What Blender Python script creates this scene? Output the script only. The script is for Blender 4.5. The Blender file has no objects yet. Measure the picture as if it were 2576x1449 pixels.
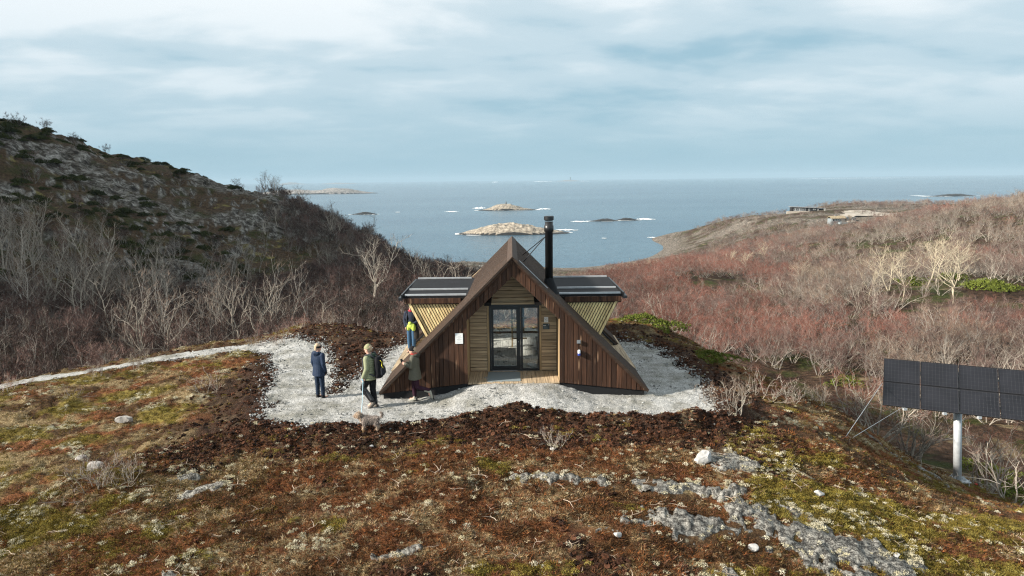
import bpy, bmesh, math, random
import numpy as np
from mathutils import Vector, Matrix
R = math.radians
SC = bpy.context.scene
COL = SC.collection

# ------------------------------------------------------------------ camera
CAM_Z, PITCH, ROLL, FPX = 6.06, R(8.7), 0.0117, 710.0      # FPX: focal length in pixels of a 1024 px wide frame
_f = Vector((0, math.cos(PITCH), -math.sin(PITCH)))
_u0 = Vector((0, math.sin(PITCH), math.cos(PITCH)))
_r0 = Vector((1, 0, 0))
_up = (_u0*math.cos(ROLL) + _r0*math.sin(ROLL)).normalized()
_rt = (_r0*math.cos(ROLL) - _u0*math.sin(ROLL)).normalized()
cam = bpy.data.cameras.new('camera')
cam.sensor_width = 36.0
cam.lens = 36.0*FPX/1024.0
cam.clip_start = 0.1
cam.clip_end = 60000
CAM = bpy.data.objects.new('camera', cam)
COL.objects.link(CAM)
m3 = Matrix((_rt, _up, -_f)).transposed()
CAM.matrix_world = Matrix.Translation((0, 0, CAM_Z)) @ m3.to_4x4()
SC.camera = CAM

def at(px, py, Y):
    """a point seen in the survey picture (2576 px wide) at the distance Y in front of the camera"""
    x = (px/2.5156 - 512)/FPX
    y = (288 - py/2.5156)/FPX
    d = _f + _rt*x + _up*y
    k = Y/d.y
    return Vector((d.x*k, Y, CAM_Z + d.z*k))

# ------------------------------------------------------------------ sky
SUN_EL = R(26.0)
SUN_DIR = Vector((math.cos(R(15)), math.sin(R(15)), 0))*math.cos(SUN_EL) + Vector((0, 0, -math.sin(SUN_EL)))  # travel of light
W = bpy.data.worlds.new('World')
SC.world = W
W.use_nodes = True
nt = W.node_tree
for n in list(nt.nodes):
    nt.nodes.remove(n)
def N(t, kind, **kw):
    n = t.nodes.new(kind)
    for k, v in kw.items():
        if k.startswith('i_'):
            n.inputs[k[2:].replace('_', ' ')].default_value = v
        elif k.startswith('n_'):
            n.inputs[int(k[2:])].default_value = v
        else:
            setattr(n, k, v)
    return n
def ramp(t, stops, interp='LINEAR'):
    n = t.nodes.new('ShaderNodeValToRGB')
    n.color_ramp.interpolation = interp
    e = n.color_ramp.elements
    while len(e) < len(stops):
        e.new(0.5)
    for i, (p, c) in enumerate(stops):
        e[i].position = p
        if not hasattr(c, '__len__'):
            c = (c, c, c)
        e[i].color = (c[0], c[1], c[2], 1)
    return n
L = nt.links.new
out = N(nt, 'ShaderNodeOutputWorld')
bg = N(nt, 'ShaderNodeBackground')
bg.inputs['Strength'].default_value = 0.05
sky = N(nt, 'ShaderNodeTexSky')
sky.sky_type = 'NISHITA'
sky.sun_disc = False
sky.sun_elevation = SUN_EL
src = -SUN_DIR
sky.sun_rotation = math.atan2(src.x, src.y)
sky.altitude = 50
sky.air_density = 1.0
sky.dust_density = 1.0
sky.ozone_density = 1.5
tc = N(nt, 'ShaderNodeTexCoord')
sep = N(nt, 'ShaderNodeSeparateXYZ')
L(tc.outputs['Generated'], sep.inputs[0])
zz = N(nt, 'ShaderNodeMath', operation='MAXIMUM', n_1=0.0); L(sep.outputs['Z'], zz.inputs[0])
za = N(nt, 'ShaderNodeMath', operation='ADD', n_1=0.17); L(zz.outputs[0], za.inputs[0])
dx = N(nt, 'ShaderNodeMath', operation='DIVIDE'); L(sep.outputs['X'], dx.inputs[0]); L(za.outputs[0], dx.inputs[1])
dy = N(nt, 'ShaderNodeMath', operation='DIVIDE'); L(sep.outputs['Y'], dy.inputs[0]); L(za.outputs[0], dy.inputs[1])
cmb = N(nt, 'ShaderNodeCombineXYZ'); L(dx.outputs[0], cmb.inputs[0]); L(dy.outputs[0], cmb.inputs[1])
mapc = N(nt, 'ShaderNodeMapping'); mapc.inputs['Scale'].default_value = (0.75, 1.0, 1); mapc.inputs['Location'].default_value = (1.9, 9.4, 0)
mapc.inputs['Rotation'].default_value = (0, 0, R(-12))
L(cmb.outputs[0], mapc.inputs['Vector'])
n1 = N(nt, 'ShaderNodeTexNoise', i_Scale=1.75, i_Detail=5.0, i_Roughness=0.5, i_Distortion=0.15)
n2 = N(nt, 'ShaderNodeTexNoise', i_Scale=0.5, i_Detail=2.0, i_Roughness=0.5)
L(mapc.outputs[0], n1.inputs['Vector']); L(mapc.outputs[0], n2.inputs['Vector'])
mx = N(nt, 'ShaderNodeMath', operation='MULTIPLY_ADD', n_1=0.55); L(n1.outputs['Fac'], mx.inputs[0])
m2 = N(nt, 'ShaderNodeMath', operation='MULTIPLY', n_1=0.55); L(n2.outputs['Fac'], m2.inputs[0]); L(m2.outputs[0], mx.inputs[2])
cl = ramp(nt, [(0.385, 0.0), (0.50, 0.47), (0.61, 1.0)], 'EASE'); L(mx.outputs[0], cl.inputs[0])
# the cloud sheet thins into haze towards the horizon
hz = ramp(nt, [(0.0, 0.0), (0.04, 0.10), (0.12, 0.65), (0.26, 1.0)]); L(sep.outputs['Z'], hz.inputs[0])
cm = N(nt, 'ShaderNodeMath', operation='MULTIPLY'); L(cl.outputs[0], cm.inputs[0]); L(hz.outputs[0], cm.inputs[1])
veil = N(nt, 'ShaderNodeMix', data_type='RGBA'); veil.inputs[0].default_value = 0.93
L(sky.outputs[0], veil.inputs[6]); veil.inputs[7].default_value = (3.5, 5.5, 6.65, 1)
cmix = N(nt, 'ShaderNodeMix', data_type='RGBA')
L(cm.outputs[0], cmix.inputs[0]); L(veil.outputs[2], cmix.inputs[6]); cmix.inputs[7].default_value = (9.2, 9.7, 10.0, 1)
L(cmix.outputs[2], bg.inputs['Color']); L(bg.outputs[0], out.inputs['Surface'])

# ------------------------------------------------------------------ sun
sl = bpy.data.lights.new('sun', 'SUN')
sl.energy = 5.0
sl.angle = R(2.5)
sl.color = (1.0, 0.93, 0.83)
SUN = bpy.data.objects.new('sun', sl)
COL.objects.link(SUN)
SUN.rotation_euler = SUN_DIR.to_track_quat('-Z', 'Y').to_euler()
SUN.location = (-60, -20, 60)

vs = SC.view_settings
vs.view_transform = 'Standard'
vs.look = 'None'
vs.exposure = 1.06
vs.gamma = 1.0
vs.use_curve_mapping = False
SC.render.engine = 'CYCLES'
SC.cycles.max_bounces = 6
SC.cycles.diffuse_bounces = 3
SC.cycles.glossy_bounces = 3
SC.cycles.transmission_bounces = 4
SC.cycles.transparent_max_bounces = 12
SC.cycles.volume_bounces = 0
SC.cycles.caustics_reflective = False
SC.cycles.caustics_refractive = False
SC.cycles.use_denoising = True
SC.cycles.denoising_prefilter = 'NONE'
SC.cycles.denoising_input_passes = 'RGB_ALBEDO_NORMAL'
SC.cycles.filter_width = 1.2
SC.cycles.use_adaptive_sampling = True
SC.cycles.adaptive_threshold = 0.01

# ------------------------------------------------------------------ helpers
MATS = {}
def mat(name, color=(0.5, 0.5, 0.5), rough=0.8, metal=0.0, var=0.0, grain=None, bump=0.0, spec=0.3, noise=(0, 0, 0), coords='Object'):
    """plain procedural material: base colour varied per object and by a noise; noise = (scale, amount, detail); grain = stretch vector"""
    if name in MATS:
        return MATS[name]
    m = bpy.data.materials.new(name)
    m.use_nodes = True
    t = m.node_tree
    b = t.nodes['Principled BSDF']
    b.inputs['Roughness'].default_value = rough
    b.inputs['Metallic'].default_value = metal
    b.inputs['Specular IOR Level'].default_value = spec
    base = N(t, 'ShaderNodeRGB'); base.outputs[0].default_value = (*color, 1)
    cur = base.outputs[0]
    oi = N(t, 'ShaderNodeObjectInfo')
    if var:
        mr = N(t, 'ShaderNodeMapRange'); mr.inputs[3].default_value = 1-var; mr.inputs[4].default_value = 1+var
        t.links.new(oi.outputs['Random'], mr.inputs[0])
        mu = N(t, 'ShaderNodeMix', data_type='RGBA', blend_type='MULTIPLY'); mu.inputs[0].default_value = 1
        t.links.new(cur, mu.inputs[6]); t.links.new(mr.outputs[0], mu.inputs[7]); cur = mu.outputs[2]
    if noise[0]:
        tcn = N(t, 'ShaderNodeTexCoord')
        mp = N(t, 'ShaderNodeMapping')
        if grain:
            mp.inputs['Scale'].default_value = grain
        cr = N(t, 'ShaderNodeCombineXYZ')
        k = N(t, 'ShaderNodeMath', operation='MULTIPLY', n_1=37.0)
        t.links.new(oi.outputs['Random'], k.inputs[0])
        for i in range(3):
            t.links.new(k.outputs[0], cr.inputs[i])
        t.links.new(cr.outputs[0], mp.inputs['Location'])
        t.links.new(tcn.outputs[coords], mp.inputs['Vector'])
        nz = N(t, 'ShaderNodeTexNoise', i_Scale=noise[0], i_Detail=noise[2], i_Roughness=0.6)
        t.links.new(mp.outputs[0], nz.inputs['Vector'])
        mr2 = N(t, 'ShaderNodeMapRange'); mr2.inputs[1].default_value = 0.25; mr2.inputs[2].default_value = 0.75
        mr2.inputs[3].default_value = 1-noise[1]; mr2.inputs[4].default_value = 1+noise[1]
        t.links.new(nz.outputs['Fac'], mr2.inputs[0])
        mu = N(t, 'ShaderNodeMix', data_type='RGBA', blend_type='MULTIPLY'); mu.inputs[0].default_value = 1
        t.links.new(cur, mu.inputs[6]); t.links.new(mr2.outputs[0], mu.inputs[7]); cur = mu.outputs[2]
        if bump:
            bp = N(t, 'ShaderNodeBump', i_Strength=bump, i_Distance=0.01)
            t.links.new(nz.outputs['Fac'], bp.inputs['Height']); t.links.new(bp.outputs[0], b.inputs['Normal'])
    t.links.new(cur, b.inputs['Base Color'])
    MATS[name] = m
    return m

class MB:
    """collects faces; build() links them as one mesh object"""
    def __init__(s):
        s.v = []; s.f = []; s.mi = []
    def add(s, vs, fs, mi=0):
        o = len(s.v)
        s.v += [tuple(v) for v in vs]
        s.f += [tuple(i+o for i in f) for f in fs]
        s.mi += [mi]*len(fs)
        return s
    def box(s, x0, x1, y0, y1, z0, z1, mi=0):
        v = [(x0,y0,z0),(x1,y0,z0),(x1,y1,z0),(x0,y1,z0),(x0,y0,z1),(x1,y0,z1),(x1,y1,z1),(x0,y1,z1)]
        return s.add(v, [(0,3,2,1),(4,5,6,7),(0,1,5,4),(1,2,6,5),(2,3,7,6),(3,0,4,7)], mi)
    def prism(s, poly, ax, a0, a1, mi=0):
        """poly: 2-d outline (counter-clockwise seen from -axis), extruded along ax from a0 to a1"""
        def p(u, w, a):
            return {'y': (u, a, w), 'x': (a, u, w), 'z': (u, w, a)}[ax]
        n = len(poly)
        v = [p(u, w, a0) for u, w in poly] + [p(u, w, a1) for u, w in poly]
        f = [tuple(range(n)), tuple(range(2*n-1, n-1, -1))]
        f += [(i, i+n, (i+1) % n + n, (i+1) % n) for i in range(n)]
        return s.add(v, f, mi)
    def beam(s, a, b, w, h, upv=(0, 0, 1), mi=0):
        a, b = Vector(a), Vector(b)
        d = (b-a).normalized()
        upv = Vector(upv)
        sd = d.cross(upv)
        if sd.length < 1e-4:
            sd = d.cross(Vector((1, 0, 0)))
        sd.normalize()
        up = sd.cross(d).normalized()
        v = []
        for p in (a, b):
            for i, j in ((-1,-1), (1,-1), (1,1), (-1,1)):
                v.append(p + sd*w/2*i + up*h/2*j)
        return s.add(v, [(0,1,2,3),(7,6,5,4),(0,4,5,1),(1,5,6,2),(2,6,7,3),(3,7,4,0)], mi)
    def tube(s, pts, rad, n=8, cap=True, mi=0, ell=1.0):
        """a tube along pts; rad a number or a list; ell squashes the section in depth"""
        pts = [Vector(p) for p in pts]
        if not hasattr(rad, '__len__'):
            rad = [rad]*len(pts)
        o = []
        ref = None
        for i, p in enumerate(pts):
            d = (pts[min(i+1, len(pts)-1)] - pts[max(i-1, 0)])
            if d.length < 1e-9:
                d = Vector((0, 0, 1))
            d.normalize()
            if ref is None:
                ref = d.orthogonal().normalized()
            ref = (ref - d*ref.dot(d))
            if ref.length < 1e-6:
                ref = d.orthogonal()
            ref.normalize()
            b = d.cross(ref)
            for k in range(n):
                a = 2*math.pi*k/n
                o.append(p + (ref*math.cos(a) + b*math.sin(a)*ell)*rad[i])
        f = []
        for i in range(len(pts)-1):
            for k in range(n):
                f.append((i*n+k, i*n+(k+1) % n, (i+1)*n+(k+1) % n, (i+1)*n+k))
        if cap:
            f.append(tuple(range(n-1, -1, -1)))
            f.append(tuple((len(pts)-1)*n+k for k in range(n)))
        return s.add(o, f, mi)
    def rings(s, rr, n=14, cap=True, mi=0):
        """loft of horizontal ellipses: (cx, cy, z, rx, ry)"""
        o = []
        for cx, cy, z, rx, ry in rr:
            for k in range(n):
                a = 2*math.pi*k/n
                o.append((cx+rx*math.cos(a), cy+ry*math.sin(a), z))
        f = []
        for i in range(len(rr)-1):
            for k in range(n):
                f.append((i*n+k, i*n+(k+1) % n, (i+1)*n+(k+1) % n, (i+1)*n+k))
        if cap:
            f.append(tuple(range(n-1, -1, -1)))
            f.append(tuple((len(rr)-1)*n+k for k in range(n)))
        return s.add(o, f, mi)
    def ball(s, c, rx, ry, rz, n=12, m=8, mi=0):
        rr = []
        for i in range(1, m):
            a = math.pi*i/m - math.pi/2
            rr.append((c[0], c[1], c[2]+rz*math.sin(a), rx*math.cos(a), ry*math.cos(a)))
        return s.rings(rr, n, True, mi)
    def mesh(s, name, mats=None, smooth=False):
        me = bpy.data.meshes.new(name)
        me.from_pydata(s.v, [], s.f)
        if mats is not None:
            if not isinstance(mats, (list, tuple)):
                mats = [mats]
            for m in mats:
                me.materials.append(m)
            if len(mats) > 1:
                me.polygons.foreach_set('material_index', s.mi)
        if smooth:
            me.polygons.foreach_set('use_smooth', [True]*len(me.polygons))
        me.update()
        return me
    def build(s, name, mats, parent=None, smooth=False):
        return link(name, s.mesh(name, mats, smooth), parent)

def link(name, data, parent=None, col=None):
    o = bpy.data.objects.new(name, data)
    (col or COL).objects.link(o)
    if parent is not None:
        o.parent = parent
    return o
def tag(o, label=None, cat=None, group=None, kind=None):
    if label: o['label'] = label
    if cat: o['category'] = cat
    if group: o['group'] = group
    if kind: o['kind'] = kind
    return o
def empty(name, loc=(0, 0, 0), rz=0.0):
    o = bpy.data.objects.new(name, None)
    o.empty_display_size = 0.2
    COL.objects.link(o)
    o.location = loc
    o.rotation_euler = (0, 0, rz)
    return o
def npmesh(name, verts, quads, mats, smooth=True):
    """mesh from numpy arrays: verts (n,3), quads (m,3 or 4)"""
    me = bpy.data.meshes.new(name)
    me.vertices.add(len(verts))
    me.vertices.foreach_set('co', np.ascontiguousarray(verts, dtype=np.float32).ravel())
    k = quads.shape[1]
    me.loops.add(quads.size)
    me.loops.foreach_set('vertex_index', np.ascontiguousarray(quads, dtype=np.int32).ravel())
    me.polygons.add(len(quads))
    me.polygons.foreach_set('loop_start', np.arange(0, quads.size, k, dtype=np.int32))
    me.polygons.foreach_set('loop_total', np.full(len(quads), k, dtype=np.int32))
    if smooth:
        me.polygons.foreach_set('use_smooth', np.ones(len(quads), dtype=bool))
    if not isinstance(mats, (list, tuple)):
        mats = [mats]
    for m in mats:
        me.materials.append(m)
    me.update(calc_edges=True)
    return me
def attr(me, name, arr):
    a = me.attributes.new(name, 'FLOAT', 'POINT')
    a.data.foreach_set('value', np.ascontiguousarray(arr, dtype=np.float32))

# ---- numpy noise
def _h(ix, iy, seed):
    h = (ix.astype(np.uint32)*np.uint32(374761393) + iy.astype(np.uint32)*np.uint32(668265263) + np.uint32((seed*2246822519) & 0xffffffff))
    h = (h ^ (h >> np.uint32(13)))*np.uint32(1274126177)
    h = (h ^ (h >> np.uint32(16)))*np.uint32(2654435761)
    h ^= h >> np.uint32(15)
    return h.astype(np.float64)/4294967295.0
def vn(x, y, seed=0):
    xf = np.floor(x); yf = np.floor(y)
    ix = xf.astype(np.int64); iy = yf.astype(np.int64)
    u = x-xf; v = y-yf
    u = u*u*u*(u*(u*6-15)+10); v = v*v*v*(v*(v*6-15)+10)
    a = _h(ix, iy, seed); b = _h(ix+1, iy, seed); c = _h(ix, iy+1, seed); d = _h(ix+1, iy+1, seed)
    return (a*(1-u)+b*u)*(1-v) + (c*(1-u)+d*u)*v
def fbm(x, y, octv=4, seed=0, gain=0.5, lac=2.03):
    """0..1, mean about 0.5"""
    s = np.zeros_like(x, dtype=np.float64); a = 1.0; t = 0.0
    x = x*1.0; y = y*1.0
    for o in range(octv):
        s += a*vn(x, y, seed+o*17); t += a
        x, y = (x*0.8-y*0.6)*lac+11.3, (x*0.6+y*0.8)*lac-7.7
        a *= gain
    return s/t
def ridged(x, y, octv=4, seed=0, gain=0.5):
    s = np.zeros_like(x, dtype=np.float64); a = 1.0; t = 0.0
    for o in range(octv):
        s += a*(1-np.abs(2*vn(x, y, seed+o*13)-1)); t += a
        x, y = (x*0.8-y*0.6)*2.1+5.1, (x*0.6+y*0.8)*2.1+3.7
        a *= gain
    return s/t
def sstep(a, b, x):
    t = np.clip((x-a)/(b-a), 0, 1)
    return t*t*(3-2*t)
def poly_sd(px, py, poly):
    """signed distance to a closed outline, negative inside"""
    P = np.array(poly, float)
    d = np.full(px.shape, 1e18); ins = np.zeros(px.shape, bool)
    n = len(P)
    for i in range(n):
        ax, ay = P[i]; bx, by = P[(i+1) % n]
        ex, ey = bx-ax, by-ay
        wx, wy = px-ax, py-ay
        t = np.clip((wx*ex+wy*ey)/(ex*ex+ey*ey+1e-12), 0, 1)
        d = np.minimum(d, (wx-ex*t)**2+(wy-ey*t)**2)
        c = ((ay <= py) & (by > py)) | ((by <= py) & (ay > py))
        xi = ax + (py-ay)/(by-ay if abs(by-ay) > 1e-12 else 1e-12)*ex
        ins ^= c & (px < xi)
    d = np.sqrt(d)
    return np.where(ins, -d, d)

# ---- scatter of one uncountable kind of stuff: instances on points
HID = bpy.data.collections.new('prototypes')      # never linked to the scene
def scatter(name, pts, rz, sc, idx, protos, label, cat, tilt=None):
    me = bpy.data.meshes.new(name)
    me.vertices.add(len(pts))
    me.vertices.foreach_set('co', np.ascontiguousarray(pts, dtype=np.float32).ravel())
    rot = np.zeros((len(pts), 3), np.float32); rot[:, 2] = rz
    if tilt is not None:
        rot[:, 0] = tilt[0]; rot[:, 1] = tilt[1]
    a = me.attributes.new('rot', 'FLOAT_VECTOR', 'POINT'); a.data.foreach_set('vector', rot.ravel())
    attr(me, 'scl', sc)
    a = me.attributes.new('idx', 'INT', 'POINT'); a.data.foreach_set('value', np.ascontiguousarray(idx, dtype=np.int32))
    o = link(name, me)
    col = bpy.data.collections.new(name+'_kinds')
    for i, p in enumerate(protos):
        q = bpy.data.objects.new('%s_kind_%02d' % (name, i), p)
        col.objects.link(q)
    g = bpy.data.node_groups.new(name+'_scatter', 'GeometryNodeTree')
    g.interface.new_socket('Geometry', in_out='INPUT', socket_type='NodeSocketGeometry')
    g.interface.new_socket('Geometry', in_out='OUTPUT', socket_type='NodeSocketGeometry')
    gi = g.nodes.new('NodeGroupInput'); go = g.nodes.new('NodeGroupOutput')
    ci = g.nodes.new('GeometryNodeCollectionInfo')
    ci.inputs['Collection'].default_value = col
    ci.inputs['Separate Children'].default_value = True
    ci.inputs['Reset Children'].default_value = True
    ip = g.nodes.new('GeometryNodeInstanceOnPoints')
    ip.inputs['Pick Instance'].default_value = True
    def na(nm, dt):
        n = g.nodes.new('GeometryNodeInputNamedAttribute'); n.data_type = dt; n.inputs['Name'].default_value = nm
        return n.outputs['Attribute']
    k = g.links.new
    k(gi.outputs[0], ip.inputs['Points']); k(ci.outputs[0], ip.inputs['Instance'])
    k(na('idx', 'INT'), ip.inputs['Instance Index'])
    er = g.nodes.new('FunctionNodeEulerToRotation')
    k(na('rot', 'FLOAT_VECTOR'), er.inputs[0]); k(er.outputs[0], ip.inputs['Rotation'])
    k(na('scl', 'FLOAT'), ip.inputs['Scale'])
    k(ip.outputs[0], go.inputs[0])
    md = o.modifiers.new('scatter', 'NODES'); md.node_group = g
    tag(o, label, cat, kind='stuff')
    return o

# ------------------------------------------------------------------ terrain: heights
SEA_Z = -39.0
CP = [  # the knoll the cabin stands on
 (0,11.8,-1.0),(-10.3,13.9,-1.6),(11.0,14.4,-2.3),(-5,12.5,-1.2),(6,13,-1.45),(0,7,-1.9),(-8,8,-2.4),(9,9,-3.2),(0,4.5,-3.0),(-12,5,-4),(12,5,-5.5),
 (-7,18.7,-.55),(0,18.7,-.45),(5.5,18.7,-.60),(0,15,-.62),(-5,15.5,-.72),(5,15.5,-.85),(0,22,-.42),(0,26,-.42),(-5,24,-.45),(5,24,-.45),
 (-10,20,-.72),(-14,20,-1.1),(-19.5,26.5,-1.45),(-10.4,28.7,-.55),(-14,24,-.95),(-19,19,-2.0),(-15,15,-2.0),(-15,27.4,-.95),(-26,21.5,-2.3),
 (9,20,-1.15),(9.6,20,-1.45),(13,17,-2.6),(16.1,24.5,-5.0),(15,22.6,-4.55),(13.5,20.5,-3.55),(12.0,18.4,-2.75),(11.2,27,-2.3),(13.3,27,-3.6),(9,33,-2.2),(7,34,-1.2),(8.3,26,-1.1),(16,19,-4.0),(19,20,-6.2),(22,26,-8),
 (0,33,-.6),(-9.5,33.5,-.7),(0,29,-.45),(-5,29,-.48),(-14.5,30.5,-1.3),(-20,30,-2.4),(-25,27,-3.4),
 (0,45,-6.0),(-10,45,-6.2),(-20,37,-5.2),(-28,33,-5.6),(-33,26,-5.5),(12,45,-7.5),(20,38,-9),(28,30,-10),(30,20,-11),(24,15,-9)]
def cp_at(px, py, Y, dz=0.0):
    p = at(px, py, Y)
    CP.append((p.x, p.y, p.z+dz))
# left hillside: skyline, then the slope below it
for a in ((0,292,125),(150,335,130),(300,392,135),(450,428,142),(600,462,148),(690,482,150),(780,530,155,-1.5),(900,585,165,-2.5),(1000,640,178,-2.5),(1100,668,190,-2),
          (0,450,100),(0,600,80),(0,740,60),(0,850,46),(300,500,112),(300,600,92),(300,750,70),(300,870,48),(550,560,120),(550,700,86),(550,830,56),
          (700,600,125),(700,720,90),(700,820,58),(870,660,130),(870,740,88),(870,800,58),(1000,720,110),(1000,765,68),(1080,715,140)):
    cp_at(*a)
# valley, right-hand slope and headland (survey of the canopy, less the trees' height)
for a in ((1560,740,50,-3.0),(1500,690,110,-3.2),(1750,640,130,-3.2),(2020,530,440),(2110,556,380),(2220,540,400),(2250,517,480),(2080,517,520),
          (2576,478,220,-3.2),(2400,505,230,-3.2),(2250,560,200,-3.2),(1950,600,215,-3.2),(2330,735,80),(2480,690,85,-1),(1900,680,110,-3.2),(1900,800,65,-3),(2300,850,55,-1.5),
          (1700,584,525),(1800,558,500),(1900,539,475),(1760,590,480),(1850,580,430),
          (2500,900,45,-2.5),(2576,620,120,-1.5),(2100,640,140,-3.2),(2400,620,130,-2)):
    cp_at(*a)
CP += [(0,70,-10.5),(0,110,-14),(5,160,-20),(0,220,-27),(-10,300,-34),(-30,380,-38.2),(40,345,-37.5),(0,430,-45),(70,430,-42),(107,535,-38.8),(130,500,-33),
       (175,485,-24.5),(300,560,-20),(330,450,-12),(115,400,-31),(80,330,-31),(60,470,-46),(90,560,-48),(180,620,-47),(330,640,-44),
       (-90,230,-8),(-60,300,-35),(-120,330,-40),(-200,300,-30),(-150,110,56),(-175,70,84),(-180,40,88),(-170,15,72),(-165,-12,44),(-160,-50,20),(-125,62,36),(-125,20,22),(-80,30,4),(-60,12,-5),(-110,-10,4),(-240,130,92),  # includes unseen high ground beyond the left edge, raised to shade the hillside
       (60,30,-12),(110,80,-5),(160,130,2),(230,230,2)]
CP = np.array(CP)
def _uv(x, y):
    return np.arctan2(x, y)*1.7, 0.5*np.log(x*x+y*y+1.0)
cu, cv = _uv(CP[:, 0], CP[:, 1])
def _k(r2):
    return 0.5*r2*np.log(r2+1e-12)
_n = len(CP)
_A = np.zeros((_n+3, _n+3))
_A[:_n, :_n] = _k((cu[:, None]-cu[None])**2+(cv[:, None]-cv[None])**2) + np.eye(_n)*2e-4
_A[:_n, _n] = 1; _A[:_n, _n+1] = cu; _A[:_n, _n+2] = cv
_A[_n:, :_n] = _A[:_n, _n:].T
_w = np.linalg.solve(_A, np.concatenate([CP[:, 2], np.zeros(3)]))
def tps(x, y):
    o = np.empty(x.shape)
    fx, fy = x.ravel(), y.ravel(); fo = o.ravel()
    for s in range(0, len(fx), 60000):
        u, v = _uv(fx[s:s+60000], fy[s:s+60000])
        K = _k((u[:, None]-cu[None])**2+(v[:, None]-cv[None])**2)
        fo[s:s+60000] = K@_w[:_n] + _w[_n] + _w[_n+1]*u + _w[_n+2]*v
    return fo.reshape(x.shape)

GRAVEL = [(-7.25,19.8),(-6.9,19.0),(-5.6,18.55),(-4,18.45),(-2.6,18.6),(-1.2,18.95),(0,19.1),(1.4,19.0),(2.6,18.65),(4,18.55),(5.3,18.9),(5.85,19.8),(5.95,22),(5.8,24.5),
          (5.6,26.6),(4.9,27.9),(3,28.6),(-3,28.7),(-4.5,28.0),(-4.85,26.3),(-5.2,23.6),(-5.45,21.5),(-5.75,21.3),(-6.2,23.2),(-6.75,25.6),(-7.6,27.5),(-9.0,28.8),
          (-11,29.1),(-15,27.9),(-18.8,26.0),(-25,22.8),(-30,19),(-29.4,17.8),(-24.4,21.3),(-18.3,24.5),(-15,26.3),(-10.6,27.3),(-9.0,26.2),(-8.3,24.0),(-7.7,22)]
ROCKS = [(3.4,13.7,1.7,.65,.2),(6.2,13.6,2.1,.85,-.25),(7.2,12.3,2.0,.8,-.3),(1.5,15.2,1.5,.28,-.12),(3.6,15.0,1.6,.35,-.2),(5.2,16.3,.6,.8,.5),(4.7,12.0,1.5,.6,.1),
         (9.2,12.6,.9,.4,-.4),(12.6,22.3,1.6,.5,-.9),(14.5,23.0,1.3,.5,-.9),(-7.2,15.6,.55,.22,.2),(-6.9,12.3,.8,.3,.1),(-9.2,12.6,.9,.3,.1),(-2.2,12.5,.5,.2,.2),(1.6,13.2,.9,.3,.2),(-8.0,16.2,.4,.2,0)]
def rock_field(x, y):
    m = np.zeros(x.shape)
    for cx, cy, a, b, t in ROCKS:
        dx = x-cx; dy = y-cy
        u = (dx*math.cos(t)+dy*math.sin(t))/a; v = (-dx*math.sin(t)+dy*math.cos(t))/b
        m = np.maximum(m, 1.25-np.sqrt(u*u+v*v))
    return m
def pad_z(x, y):
    hump = np.exp(-np.abs(x/2.0)**4)*sstep(18.6, 20.6, y)
    return -0.45+0.42*hump
def height(x, y, detail=True, want=None):
    z = tps(x, y)
    r = np.hypot(x, y)
    near = sstep(44, 33, r)
    far = 1-near
    sd = np.full(x.shape, 50.0)
    w = r < 60
    sd[w] = poly_sd(x[w], y[w], GRAVEL)
    base = z.copy()
    # level pad round the cabin
    padm = (1-sstep(-0.2, 1.6, sd))*sstep(-8.5, -6.0, x)*(r < 60)*(y > 17.4)
    z = z*(1-padm)+pad_z(x, y)*padm
    if detail:
        onheath = sstep(0.0, 0.5, sd)
        # hummocks and tussocks of the heath
        h = (fbm(x*.55, y*.55, 3, 3)-.5)*.40 + (fbm(x*2.2, y*2.2, 3, 9)-.5)*.20 + (fbm(x*8, y*8, 2, 21)-.5)*.075
        rk = rock_field(x, y)
        h *= 1-.6*sstep(.1, .6, rk)
        z += h*near*onheath
        # peat thrown up along the edge of the gravel
        berm = np.exp(-((sd-.55)/.38)**2)*sstep(-3.2, -.5, x)*sstep(20.3, 19.3, y)
        berm2 = np.exp(-((sd-.5)/.45)**2)*.35
        z += near*(berm*(.10+.30*fbm(x*1.9, y*1.9, 3, 31)) + berm2*fbm(x*2.1, y*2.1, 3, 37)*.35)*(sd > -.1)
        # crags and gullies farther out
        land = sstep(SEA_Z-2, SEA_Z+6, z)
        hill = sstep(.06, -.02, np.arctan2(x, y))*far
        amp = np.clip((r-38)/70, 0, 1)
        cr = (ridged(x*.05, y*.05, 4, 5, .5)-.55)*5.0 - 2.6 + 4.6*sstep(-.37, -.20, np.arctan2(x, y)) + (ridged(x*.22+3, y*.16, 3, 8, .5)-.5)*1.9 + (fbm(x*.9, y*.9, 3, 12)-.5)*.8
        z += far*land*amp*(hill*cr*.8 + (1-hill)*((fbm(x*.04, y*.04, 4, 14)-.5)*3.0 + (fbm(x*.3, y*.3, 3, 15)-.5)*.6))
        # ledges
        st = 2.4
        q = z/st + (fbm(x*.06, y*.06, 3, 25)-.5)*2.5
        led = (np.floor(q)+sstep(.55, .95, q-np.floor(q)))*st - q*st
        z += hill*land*amp*led*.5*sstep(.4, .62, fbm(x*.03, y*.03, 2, 77))
    if want == 'all':
        return z, sd, base
    return z
def zat(x, y):
    return float(height(np.array([float(x)]), np.array([float(y)]))[0])

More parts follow.
